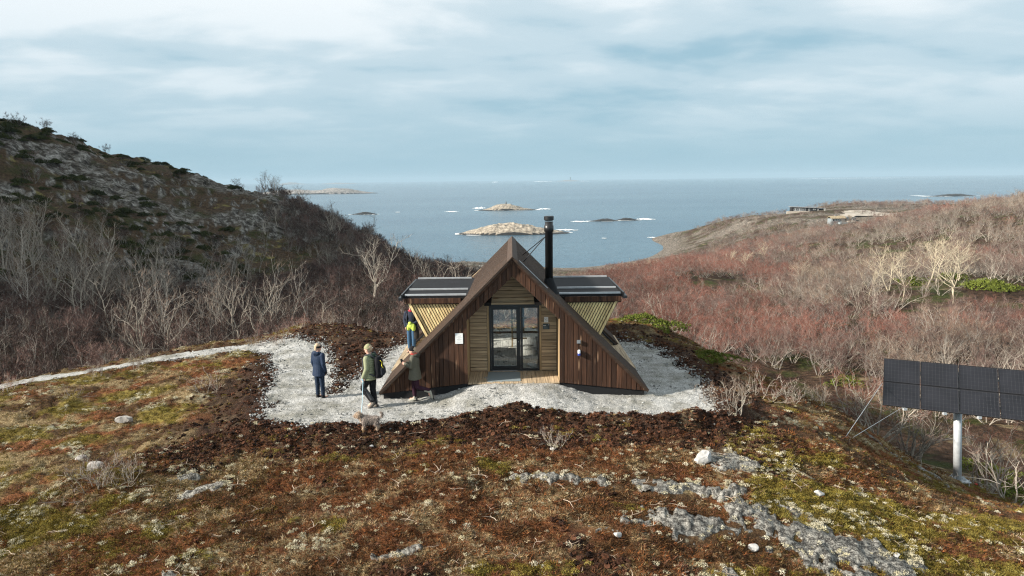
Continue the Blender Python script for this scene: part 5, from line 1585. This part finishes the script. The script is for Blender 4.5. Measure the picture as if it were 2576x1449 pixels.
B_GREY = mat('grey_bark', (.25, .225, .195), .9, var=.30, noise=(5, .45, 4), spec=.15)
B_CREAM = mat('cream_bark', (.50, .43, .315), .9, var=.12, noise=(5, .25, 4), spec=.15)
T_RED = twig_mat('red_twigs', (.205, .090, .068), .35)
T_GREY = twig_mat('grey_twigs', (.165, .135, .112), .35)
T_MAUVE = twig_mat('mauve_twigs', (.145, .092, .078), .35)
T_BROWN = twig_mat('brown_twigs', (.22, .155, .115), .35)
T_DARK = twig_mat('dark_twigs', (.075, .050, .042), .35)
T_CREAM = twig_mat('cream_twigs', (.42, .34, .235), .2)
def tree_kind(nm, bark, twig, *a, **k):
    tb, V, F = gen_tree(*a, **k)
    tm = tb.mesh(nm+'_trunk', bark, True)
    cmh = npmesh(nm+'_crown', V, F, twig, False)
    return tm, cmh, (tb, V, F, bark, twig)
def joined(nm, src):
    tb, V, F, bark, twig = src
    v = list(tb.v)+[tuple(p) for p in V]
    o = len(tb.v)
    f = list(tb.f)+[tuple(int(i)+o for i in t) for t in F]
    me = bpy.data.meshes.new(nm); me.from_pydata(v, [], f)
    me.materials.append(bark); me.materials.append(twig)
    me.polygons.foreach_set('material_index', [0]*len(tb.f)+[1]*len(F)); me.update()
    return me
KB = []     # birches of the right-hand thicket
for i, tm_ in enumerate((T_GREY, T_BROWN, T_MAUVE, T_MAUVE, T_RED, T_RED)):
    KB.append(tree_kind('birch', (B_PALE, B_GREY)[i % 2], tm_, 100+i, (4.4, 4.1, 3.7, 3.5, 3.3, 3.6)[i], (4, 5, 5, 6, 6, 5)[i], .85, 6, 4, (11, 12, 15, 15, 15, 14)[i], trunk_r=(.055, .048, .044, .04, .036, .04)[i], twl=.50, tww=.0085, gnarl=.36))
KH = []     # taller grey birches of the left hillside
for i, tm_ in enumerate((T_DARK, T_DARK, T_BROWN, T_DARK)):
    KH.append(tree_kind('hill_birch', (B_GREY, B_PALE)[i % 2], tm_, 200+i, 6.0, (1, 2, 2, 3)[i], .40, 8, 5, 4, trunk_r=.075, twl=.5, tww=.014, gnarl=.34, clear=.32, l1=.42, up=.09))
KP = [tree_kind('tall_birch', B_PALE, T_BROWN, 250+i, 7.0, (1, 2, 1)[i], .22, 13, 5, 4, trunk_r=.095, twl=.5, tww=.013, gnarl=.24, clear=.30, l1=.36, up=.16) for i in range(3)]     # tall pale birches of the left stand
KA = []     # cream-coloured aspens
for i in range(4):
    KA.append(tree_kind('aspen', B_CREAM, T_CREAM, 300+i, 7.2, (1, 2, 1, 1)[i], .35, 15, 7, 4, trunk_r=.10, twl=.45, tww=.014, gnarl=.30, clear=.36, l1=.62, l2=.48, up=.085, flat=.35))
KS = []     # low dark scrub
for i, tm_ in enumerate((T_DARK, T_MAUVE, T_DARK)):
    KS.append(tree_kind('scrub', B_GREY, tm_, 400+i, 2.6, 6, 1.1, 5, 3, 10, trunk_r=.030, twl=.45, tww=.016, gnarl=.4))
KD = []     # dwarf birch on the heath
for i, tm_ in enumerate((T_RED, T_MAUVE, T_BROWN)):
    KD.append(tree_kind('dwarf_birch', B_PALE, tm_, 500+i, 1.0, 7, 1.0, 5, 3, 7, trunk_r=.011, twl=.20, tww=.0035, gnarl=.42))
KG = []     # gnarled pale-limbed birches close to the solar panel
for i, tm_ in enumerate((T_RED, T_MAUVE)):
    KG.append(tree_kind('gnarled_birch', B_PALE, tm_, 600+i, 3.2, 7, 1.3, 6, 4, 9, trunk_r=.050, twl=.42, tww=.008, gnarl=.45))
def plant(kind, nm, p, rz, s, label, cat, group=None, tilt=(0, 0)):
    r = empty(nm, p, rz)
    r.rotation_euler = (tilt[0], tilt[1], rz)
    r.scale = (s, s, s)
    tag(r, label, cat, group)
    link('trunk', kind[0], r); link('crown', kind[1], r)
    return r
rs = np.random.RandomState(11)
def jgrid(x0, x1, y0, y1, st):
    gx, gy = np.meshgrid(np.arange(x0, x1, st), np.arange(y0, y1, st))
    return (gx+rs.uniform(-.48, .48, gx.shape)*st).ravel(), (gy+rs.uniform(-.48, .48, gx.shape)*st).ravel()
THICK = [(2,40),(6,37.2),(9.3,36),(12.3,32.2),(14.6,29.2),(17.6,27.2),(19.6,24.4),(21.0,20.0),(30,14),(75,45),(190,175),(235,290),(150,330),(95,335),(45,330),(10,200),(-6,120),(-4,60)]
cx_, cy_ = [], []
for r0, r1, st in ((0, 75, 1.75), (75, 140, 2.3), (140, 330, 3.3)):
    a, b = jgrid(-10, 240, 14, 335, st)
    r = np.hypot(a, b)
    k_ = (r >= r0) & (r < r1) & (np.arctan2(a, b) < .70)
    a, b = a[k_], b[k_]
    k_ = poly_sd(a, b, THICK) < 0
    cx_.append(a[k_]); cy_.append(b[k_])
tx_ = np.concatenate(cx_); ty_ = np.concatenate(cy_)
tz_ = gz(tx_, ty_)
gap = fbm(tx_*.06, ty_*.06, 3, 131)
keep = (gap < .575) & (tz_ > SEA_Z+3.0)
# clearing round the aspens and the paler heath far right
ASP = [at(2185, 745, 78), at(2236, 722, 82), at(2268, 770, 74), at(2330, 735, 80), at(2352, 735, 82), at(2395, 800, 70), at(2410, 720, 84)]
for p in ASP: keep &= (np.hypot(tx_-p.x, (ty_-p.y+2.5)*.55) > 2.6)
tx_, ty_, tz_ = tx_[keep], ty_[keep], tz_[keep]
o = np.argsort(np.hypot(tx_, ty_))
tx_, ty_, tz_ = tx_[o], ty_[o], tz_[o]
nk = len(tx_)
redness = np.exp(-((np.arctan2(tx_, ty_)-.24)/.16)**2)
kindn = np.floor(np.clip((fbm(tx_*.05+7, ty_*.05, 3, 133)-.5)*1.3+.20+.30*redness+rs.uniform(0, .42, nk), 0, .999)*6).astype(int)
scl = rs.uniform(.62, 1.15, nk)*(.82+.4*fbm(tx_*.09, ty_*.09, 2, 139))*(1-.12*sstep(33, 45, np.hypot(tx_, ty_))+.0)
rot = rs.uniform(0, 6.28, nk)
NI = 290
for i in range(min(NI, nk)):
    plant(KB[kindn[i]], 'birch_tree', (tx_[i], ty_[i], tz_[i]), rot[i], scl[i], 'bare multi-stemmed birch in the reddish thicket right of and behind the cabin', 'tree', 'birches of the reddish thicket')
scatter('birch_thicket', np.stack([tx_, ty_, tz_], -1)[NI:], rot[NI:], scl[NI:], kindn[NI:], [joined('birch_kind', k_[2]) for k_ in KB], 'mass of bare reddish birch thicket rising to the far right', 'thicket')
ALAB = ['low spreading cream aspen, leftmost of the pale aspens on the right slope', 'cream aspen with crooked limbs, second from the left among the pale aspens',
        'slim cream aspen standing lowest among the pale aspens', 'tallest cream aspen in the middle of the pale aspen stand', 'cream aspen close behind the tallest pale aspen',
        'rounded cream aspen at the right of the pale aspen stand', 'cream aspen farthest back at the right of the stand']
for i, p in enumerate(ASP):
    p = Vector((p.x, p.y, gz(p.x, p.y)))
    plant(KA[i % 4], 'aspen_tree', p, i*1.9, (.62, .70, .72, .92, .85, .78, .70)[i], ALAB[i], 'tree', 'pale aspens on the right slope')
# pale birches standing along the far edge of the thicket
PLAB = ['pale birch at the far edge of the red thicket, second from the left', 'pale birch at the far edge of the red thicket, third from the left', 'pale birch at the far edge of the red thicket, fourth from the left',
        'pale birch at the far edge of the red thicket, fifth from the left', 'pale birch at the far thicket edge, below the left end of the headland', 'pale birch at the far edge of the thicket, rightmost along the headland foot',
        'pale birch in mid thicket, middle of the small trio left of the aspens', 'pale birch in mid thicket, right one of the small trio left of the aspens', 'pale birch in mid thicket, left one of the small trio left of the aspens', 'pale birch at the far edge of the red thicket, leftmost of them all']
for i, (px, py, Y) in enumerate(((1640, 640, 150), (1705, 632, 160), (1770, 625, 170), (1835, 632, 150), (1880, 640, 140), (1925, 620, 165), (2040, 690, 100), (2080, 700, 98), (2010, 690, 104), (1590, 655, 145))):
    p = at(px, py, Y); p.z = gz(p.x, p.y)
    plant(KA[(i+1) % 4], 'pale_birch', p, i*2.3, rs.uniform(.5, .7), PLAB[i], 'tree', 'pale birches at the far edge of the thicket')

# ---- left hillside
hx, hy = jgrid(-130, 4, 34, 185, 2.35)
r = np.hypot(hx, hy); t = np.arctan2(hx, hy)
HZ = gz(hx, hy)
valley = [(-34,34),(-22,36),(-13,38.5),(-5,38),(2,42),(-4,70),(-8,110),(-20,120),(-30,95),(-40,70),(-48,52)]
sdv = poly_sd(hx, hy, valley)
base_ok = (t > -.72) & (t < .03) & (r > 38.5) & (r < 182) & (hy > 37.2+.0*hx - .33*np.minimum(hx+12, 0)*.0)
inval = sdv < 0
up_ = fbm(hx*.045, hy*.045, 3, 141)
lefty = sstep(-.30, -.50, t)
# tall trees
pt_ = (up_ + .10*lefty - .12*sstep(95, 130, r) > .50) & base_ok & (rs.uniform(0, 1, len(hx)) < .20+.20*lefty)
ridge_ = (r > 120) & (t > -.30) & (t < -.10) & base_ok & (rs.uniform(0, 1, len(hx)) < .45)
sel = np.where((pt_ & ~((r > 108) & (t < -.34))) | ridge_)[0]
sel = sel[np.argsort(r[sel])]
print('hill trees', len(sel), 'thicket', nk)
sel_s = sel[:280]
for i in sel_s:
    k_ = int(rs.randint(0, 4)); s = rs.uniform(.45, 1.15)*(1.0 if not ridge_[i] else .30+.25*min(1, max(0, (t[i]+.30)/.10)))
    if ridge_[i]:
        lb, gp = 'dark bare birch on the ridge where the left hillside falls to the sea', 'birches on the ridge of the left hillside'
    elif inval[i]:
        lb, gp = 'grey bare birch in the dark hollow behind the gravel path', 'birches in the hollow below the left hillside'
    else:
        lb, gp = 'grey bare birch on the shaded rocky left hillside', 'birches on the left hillside'
    plant(KH[k_], 'hill_birch', (hx[i], hy[i], HZ[i]), rs.uniform(0, 6.28), s, lb, 'tree', gp, (rs.uniform(-.1, .1), rs.uniform(-.1, .1)))
# a taller pale stand at the left edge
for i, (px, py, Y, s) in enumerate(((40, 770, 62, 1.15), (95, 745, 66, 1.2), (130, 760, 60, 1.05), (205, 770, 60, 1.3), (235, 765, 58, 1.25), (265, 720, 70, 1.2), (330, 735, 66, 1.1), (385, 700, 74, 1.0), (430, 735, 66, .95), (520, 760, 62, 1.0), (15, 690, 75, 1.2), (600, 745, 68, .9))):
    p = at(px, py, Y); p.z = gz(p.x, p.y)
    plant(KP[i % 3], 'tall_birch', p, i*1.3, s, 'tall pale-trunked birch in the stand at the left edge of the hollow', 'tree', 'tall pale birches at the left edge')
# scrub: thick in the hollow, thin on the slope
sx, sy = jgrid(-130, 6, 34, 185, 1.55)
r2 = np.hypot(sx, sy); t2 = np.arctan2(sx, sy)
v2 = poly_sd(sx, sy, valley)
dens = .16*sstep(.42, .62, fbm(sx*.08, sy*.08, 3, 151)) + .85*(v2 < 1) + .5*((r2 > 125) & (t2 > -.31))
ks = (t2 > -.72) & (t2 < .04) & (r2 > 39) & (r2 < 185) & ~((r2 > 112) & (t2 < -.34) & (rs.uniform(0, 1, len(sx)) < .8)) & (rs.uniform(0, 1, len(sx)) < dens)
sx, sy = sx[ks], sy[ks]
scatter('hillside_scrub', np.stack([sx, sy, gz(sx, sy)], -1), rs.uniform(0, 6.28, len(sx)), rs.uniform(.55, 1.25, len(sx)), rs.randint(0, 3, len(sx)),
        [joined('scrub_kind', k_[2]) for k_ in KS], 'dark low birch scrub covering the hollow and left hillside', 'scrub')
# scrub on the headland
qx_, qy_ = jgrid(60, 340, 330, 560, 5.0)
zq = gz(qx_, qy_)
dd_ = fbm(qx_*.03, qy_*.03, 3, 161)
ks = (zq > SEA_Z+7) & (dd_ > .42) & (np.arctan2(qx_, qy_) < .7)
HOUSES = [at(2025, 530, 440), at(2105, 556, 380), at(2140, 552, 380)]
for p in HOUSES: ks &= (np.hypot(qx_-p.x, (qy_-p.y+8)*.8) > 15)
qx_, qy_, zq = qx_[ks], qy_[ks], zq[ks]
scatter('headland_scrub', np.stack([qx_, qy_, zq], -1), rs.uniform(0, 6.28, len(qx_)), rs.uniform(.5, 1.0, len(qx_)), rs.randint(0, 3, len(qx_)),
        [joined('headland_kind', k_[2]) for k_ in (KB[1], KB[3], KS[1])], 'low brown scrub on the headland around the far houses', 'scrub')

# ---- junipers: low leafy clumps
def clump(seed, n, rad, h, leaf):
    rg = np.random.RandomState(seed)
    a = rg.uniform(0, 6.28, n); q = np.sqrt(rg.uniform(0, 1, n))
    lump = 1+.35*np.sin(a*3+seed)+.25*np.sin(a*7)
    X = np.cos(a)*q*rad*lump; Y = np.sin(a)*q*rad*lump
    Z = h*(1-q**2)*(.55+.45*vn(X*2.2/rad+9, Y*2.2/rad+5, seed))*rg.uniform(.55, 1.0, n)+.02
    P = np.stack([X, Y, Z], -1)
    d = rg.normal(0, 1, (n, 3)); d[:, 2] = np.abs(d[:, 2])+.4; d /= np.linalg.norm(d, axis=1)[:, None]
    e = np.cross(d, rg.normal(0, 1, (n, 3))); e /= np.linalg.norm(e, axis=1)[:, None]
    l = leaf*rg.uniform(.6, 1.4, (n, 1))
    V = np.concatenate([P-e*l*.22, P+e*l*.22, P+d*l], 1).reshape(-1, 3)
    return V, np.arange(n*3, dtype=np.int32).reshape(-1, 3)
J_DARK = mat('juniper_dark', (.040, .046, .016), .9, var=.3, noise=(3, .4, 3), spec=.1)
J_LIGHT = mat('juniper_bright', (.105, .125, .022), .9, var=.2, noise=(3, .4, 3), spec=.1)
KJ = [npmesh('juniper_kind', *clump(700+i, 900, 1.0, .75, .22), J_DARK, False) for i in range(3)]
jx, jy = jgrid(-130, 0, 42, 180, 3.6)
jr = np.hypot(jx, jy); jt = np.arctan2(jx, jy)
ks = (jt > -.72) & (jr > 44) & (jr < 175) & (fbm(jx*.07+20, jy*.07, 3, 171)+.05*sstep(-.3, -.5, jt) > .575)
jx, jy = jx[ks], jy[ks]
scatter('juniper_cover', np.stack([jx, jy, gz(jx, jy)-.1], -1), rs.uniform(0, 6.28, len(jx)), rs.uniform(.6, 1.4, len(jx)), rs.randint(0, 3, len(jx)), KJ, 'dark green juniper mats on the left hillside', 'juniper')
KJL = [npmesh('juniper_bright_kind', *clump(720+i, 1500, 1.0, .6, .13), J_LIGHT, False) for i in range(2)]
for i, (px, py, s, lb) in enumerate(((1610, 812, .9, 'bright green juniper mat just behind the gravel right of the cabin'), (1665, 828, .95, 'largest bright green juniper below the birches right of the cabin'), (1715, 838, .7, 'small green juniper at the edge of the birches right of the cabin'),
      (1790, 905, .8, 'green juniper at the foot of the thicket above the dark peat slope'), (2130, 965, 1.2, 'green juniper mat under the birches left of the solar panel'), (2480, 1190, 1.1, 'green juniper cushion behind the pole of the solar panel'), (2530, 1250, 1.2, 'green juniper at the right edge below the solar panel'))):
    p = hit(px, py, 14)
    o = empty('juniper_shrub', p, i); o.scale = (s*1.2, s, s*.75)
    tag(o, lb, 'juniper', 'green junipers right of the cabin')
    link('foliage', KJL[i % 2], o)
for i, (px, py, Y, s) in enumerate(((2480, 745, 76, 2.4), (2300, 708, 84, 2.0), (2390, 705, 86, 1.8), (2515, 740, 74, 1.9))):
    p = at(px, py, Y); p.z = gz(p.x, p.y)
    o = empty('juniper_shrub', p, i); o.scale = (s, s, s*.7)
    tag(o, ('large bright green juniper mat right of the pale aspens', 'green juniper under the tallest pale aspen', 'green juniper clump behind the rightmost pale aspen', 'green juniper mat at far right, beyond the large one')[i], 'juniper', 'green junipers by the aspens')
    link('foliage', KJL[i % 2], o)

# ---- shrubs close by
DW = [(530, 985, 1.0, 'low twiggy dwarf birch with pale stems left of the gravel pad'), (245, 950, .8, 'thin dwarf birch on the heath beside the far left of the path'), (345, 925, .9, 'spidery dwarf birch leaning over the gravel path on the left'), (20, 985, .9, 'dwarf birch at the left edge of the picture below the path'),
      (240, 1232, 1.2, 'sprawling dwarf birch with bleached stem in the left foreground'), (320, 1215, .9, 'flattened dwarf birch right beside the sprawling one at left'), (180, 1000, .6, 'tiny dwarf birch on mossy heath at far left'), (1390, 1130, .8, 'upright dwarf birch on the heath in front of the cabin'),
      (1845, 1035, 1.35, 'reddish dwarf birch at the right corner of the gravel pad'), (1920, 1000, 1.2, 'reddish dwarf birch right of the gravel pad, second from it'), (1990, 1010, 1.0, 'low reddish dwarf birch on the dark peat between pad and guy wires'), (2060, 1020, 1.0, 'reddish dwarf birch beside the guy wires'),
      (700, 865, .9, 'reddish dwarf birch behind the bend of the path'), (640, 870, .7, 'small dwarf birch behind the path left of its bend'), (930, 790, 1.2, 'tall reddish dwarf birch behind the brown strip left of the cabin'), (980, 785, 1.2, 'reddish dwarf birch close to the left bay of the cabin'), (880, 800, .9, 'low reddish dwarf birch beyond the brown strip left of the cabin'),
      (820, 815, .8, 'low reddish dwarf birch at the crest left of the cabin'), (760, 825, .8, 'low reddish dwarf birch at the crest above the path'), (2440, 1120, .9, 'reddish dwarf birch right behind the pole of the solar panel')]
for i, (px, py, s, lb) in enumerate(DW):
    p = hit(px, py, 10)
    plant(KD[i % 3], 'dwarf_birch', p, i*1.7, s, lb, 'shrub', 'dwarf birches on the knoll')
GN = [(2210, 1085, .95, 27.5, 'gnarled pale-limbed birch left behind the solar panel'), (2300, 1120, .9, 27.5, 'gnarled birch with orange-pale limbs under the solar panel'), (2490, 1130, 1.0, 28, 'gnarled birch right of the solar panel pole'), (2560, 1190, .9, 25, 'gnarled birch at the right edge under the panel'),
      (2150, 960, .9, 30, 'gnarled pale birch at the foot of the thicket left of the panel'), (1775, 905, .55, 33, 'small twisted pale birch at the near corner of the thicket')]
for i, (px, py, s, Y, lb) in enumerate(GN):
    p = at(px, py, Y); p.z = gz(p.x, p.y)
    plant(KG[i % 2], 'gnarled_birch', p, i*2.1, s, lb, 'tree', 'gnarled birches by the solar panel')

# ------------------------------------------------------------------ heath cover
def tuft(seed, n, h, spread, w, curl=.5):
    rg = np.random.RandomState(seed)
    V = []; F = []
    for i in range(n):
        a = rg.uniform(0, 6.28); q = spread*math.sqrt(rg.uniform())
        b = np.array([math.cos(a)*q, math.sin(a)*q, -.02])
        d = np.array([math.cos(a)*rg.uniform(.1, 1.0)*curl*1.6+rg.normal(0, .35), math.sin(a)*rg.uniform(.1, 1.0)*curl*1.6+rg.normal(0, .35), 1.0]); d /= np.linalg.norm(d)
        l = h*rg.uniform(.5, 1.15)
        s = np.cross(d, rg.normal(0, 1, 3)); s /= np.linalg.norm(s); s *= w*.5*rg.uniform(.7, 1.3)
        m_ = b+d*l*.55; e = m_+(d+np.array([math.cos(a)*curl, math.sin(a)*curl, -.35]))*l*.5
        o = len(V)
        V += [b-s, b+s, m_-s, m_+s, e]
        F += [(o, o+1, o+3), (o, o+3, o+2), (o+2, o+3, o+4)]
    return np.array(V), np.array(F, np.int32)
def tmat(nm, c, var=.4):
    return mat(nm, c, .95, var=var, spec=.05)
H_COL = [('heath_rust', (.200, .076, .028)), ('heath_red', (.150, .068, .040)), ('heath_brown', (.105, .056, .025)), ('heath_dark', (.030, .018, .011)), ('heath_straw', (.30, .205, .105)), ('heath_olive', (.135, .098, .026)), ('heath_pale', (.42, .34, .22))]
KT = [npmesh('heather_kind', *tuft(800+i, 24, .062, .060, .0058, .8), tmat(n_, c_), False) for i, (n_, c_) in enumerate(H_COL)]
KT += [npmesh('heather_kind', *tuft(820+i, 24, .052, .070, .0055, 1.2), tmat(n_, c_), False) for i, (n_, c_) in enumerate(H_COL)]
def near_points(n0, lo, hi):
    r = np.sqrt(rs.uniform(lo*lo, hi*hi, n0)); t = rs.uniform(R(-39), R(39), n0)
    return r*np.sin(t), r*np.cos(t)
ax, ay = [], []
for n0, lo, hi in ((110000, 9, 20), (60000, 20, 37)):
    a, b = near_points(n0, lo, hi); ax.append(a); ay.append(b)
ax = np.concatenate(ax); ay = np.concatenate(ay)
q, c = grid_at(ax, ay)
MK = {k_: v[q, c] for k_, v in (('peat', PEAT), ('moss', MOSS), ('lichen', LICH), ('rust', RUST), ('straw', STRAW), ('rock', ROCK), ('grv', GRV), ('z', GZ))}
cabm = (np.abs(ax) < 4.3) & (ay > 20.3) & (ay < 28.6)
u = rs.uniform(0, 1, len(ax))
ok = (MK['grv'] > .06) & ~cabm
pk = ok & (MK['rock'] < .30+.5*fbm(ax*2.5, ay*2.5, 2, 181)) & (u < np.clip(1.05-MK['peat']*1.0-MK['moss']*.55, .06, 1))
v = rs.uniform(0, 1, len(ax))
kind = np.where(v < .30+.25*MK['rust'], np.where(rs.uniform(0, 1, len(ax)) < .5, 0, 1), np.where(v < .80, 2, 3))
kind = np.where((rs.uniform(0, 1, len(ax)) < MK['straw']*(.34+.25*sstep(-3, -8, ax)+.10*sstep(4, 7, ax))+.06), np.where(rs.uniform(0, 1, len(ax)) < .7, 4, 6), kind)
kind = np.where((rs.uniform(0, 1, len(ax)) < MK['moss']*.7+.30*sstep(-4, -9, ax)+.12*sstep(3, 7, ax)), 5, kind)
kind = kind+7*rs.randint(0, 2, len(ax))
scatter('heather', np.stack([ax, ay, MK['z']], -1)[pk], rs.uniform(0, 6.28, pk.sum()), rs.uniform(.6, 1.5, pk.sum()), kind[pk], KT, 'rust, brown and straw coloured heather covering the knoll', 'heather', (rs.normal(0, .25, pk.sum()), rs.normal(0, .25, pk.sum())))
# reindeer lichen: pale crumbly cushions
def crumb(seed, n, rad, h, s):
    return clump(seed, n, rad, h, s)
KL = [npmesh('lichen_kind', *crumb(840+i, 60, .048, .030, .017), mat('reindeer_lichen_%d' % i, c_, .95, var=.2, spec=.05), False) for i, c_ in enumerate(((.50, .45, .30), (.44, .40, .28), (.55, .51, .39)))]
lk = ok & (rs.uniform(0, 1, len(ax)) < MK['lichen']*.26+.07*(MK['rock'] > .2)*(MK['rock'] < .75)+.006)
scatter('lichen', (np.stack([ax, ay, MK['z']+.02], -1)+rs.normal(0, .02, (len(ax), 3))*[1, 1, 0])[lk], rs.uniform(0, 6.28, lk.sum()), rs.uniform(.5, 1.7, lk.sum()), rs.randint(0, 3, lk.sum()), KL, 'pale reindeer lichen cushions dotted over the heath', 'lichen')
KM = [npmesh('moss_kind', *crumb(860+i, 90, .075, .035, .018), mat('moss_%d' % i, c_, .95, var=.25, spec=.05), False) for i, c_ in enumerate(((.175, .130, .026), (.125, .094, .021), (.24, .195, .05)))]
mk = ok & (MK['rock'] < .6) & (rs.uniform(0, 1, len(ax)) < MK['moss']*.40)
scatter('moss', np.stack([ax, ay, MK['z']], -1)[mk], rs.uniform(0, 6.28, mk.sum()), rs.uniform(.6, 1.6, mk.sum()), rs.randint(0, 3, mk.sum()), KM, 'olive yellow moss cushions spread over the heath', 'moss')
# peat clods
def clod(seed):
    rg = np.random.RandomState(seed)
    mb = MB(); mb.ball((0, 0, .02), .08, .07, .055, 7, 5)
    V = np.array(mb.v); V[:, 2] *= .7; V += rg.normal(0, .020, V.shape)
    me = bpy.data.meshes.new('clod_kind'); me.from_pydata([tuple(p) for p in V], [], mb.f)
    me.materials.append(mat('peat_%d' % (seed % 3), ((.020, .012, .009), (.045, .022, .014), (.075, .034, .020))[seed % 3], .95, var=.35, spec=.05)); me.update()
    return me
KC = [clod(880+i) for i in range(6)]
KC += [npmesh('clod_kind', *tuft(890+i, 22, .075, .07, .0065, 1.2), tmat('peat_root_%d' % i, ((.060, .030, .020), (.115, .050, .028), (.045, .024, .016), (.20, .12, .075))[i]), False) for i in range(4)]
ck = ok & (MK['rock'] < .5) & (rs.uniform(0, 1, len(ax)) < MK['peat']*.62)
ci_ = np.where(rs.uniform(0, 1, ck.sum()) < .55, rs.randint(6, 10, ck.sum()), rs.randint(0, 6, ck.sum()))
scatter('peat_clods', np.stack([ax, ay, MK['z']], -1)[ck], rs.uniform(0, 6.28, ck.sum()), rs.uniform(.25, 1.0, ck.sum()), ci_, KC, 'dark torn peat clods along the gravel edges', 'peat')
# bleached sticks
def stick(seed):
    rg = random.Random(seed)
    mb = MB(); p = Vector((0, 0, .03)); d = Vector((1, 0, .1)); pts = [p.copy()]
    for i in range(5):
        d = (d+perp(d, rg)*.45).normalized(); d.z *= .6; p = p+d*.075; p.z = max(p.z, .02); pts.append(p.copy())
    mb.tube(pts, [.005, .0045, .004, .0035, .003, .0015], 4, False)
    q_ = pts[2]; mb.tube([q_, q_+Vector((.05, .08, .03)), q_+Vector((.07, .16, .06))], [.005, .004, .002], 3, False)
    return mb.mesh('stick_kind', mat('bleached_wood', (.42, .33, .25), .9, var=.3))
st_ = ok & (rs.uniform(0, 1, len(ax)) < .002)
scatter('dead_sticks', np.stack([ax, ay, MK['z']+.04], -1)[st_], rs.uniform(0, 6.28, st_.sum()), rs.uniform(.5, 1.4, st_.sum()), rs.randint(0, 4, st_.sum()), [stick(i) for i in range(4)], 'bleached dead sticks strewn over the heath', 'sticks')

# stones of the gravel strewn over its edges
def pebble(seed):
    rg = np.random.RandomState(seed)
    mb = MB(); mb.ball((0, 0, .006), .016, .013, .010, 6, 4)
    V = np.array(mb.v)+rg.normal(0, .003, (len(mb.v), 3))
    me = bpy.data.meshes.new('pebble_kind'); me.from_pydata([tuple(p) for p in V], [], mb.f)
    me.materials.append(mat('pebble_%d' % (seed % 3), ((.24, .24, .23), (.36, .36, .345), (.14, .14, .135))[seed % 3], .9, var=.3)); me.update()
    return me
bx2, by2 = near_points(420000, 16.5, 31)
k_ = (bx2 > -16) & (bx2 < 8)
bx2, by2 = bx2[k_], by2[k_]
q, c = grid_at(bx2, by2)
g_ = GRV[q, c]
k_ = (rs.uniform(0, 1, len(bx2)) < np.where(g_ > 0, np.exp(-g_/.14)*.55, .05*(g_ > -.4)+.015)) & (g_ < .9)
bx2, by2 = bx2[k_], by2[k_]
zz2 = gz(bx2, by2)+.012
scatter('gravel_stones', np.stack([bx2, by2, zz2], -1), rs.uniform(0, 6.28, len(bx2)), rs.uniform(.6, 2.2, len(bx2)), rs.randint(0, 6, len(bx2)), [pebble(i) for i in range(6)], 'loose grey gravel stones scattered over the edges of the path', 'gravel')
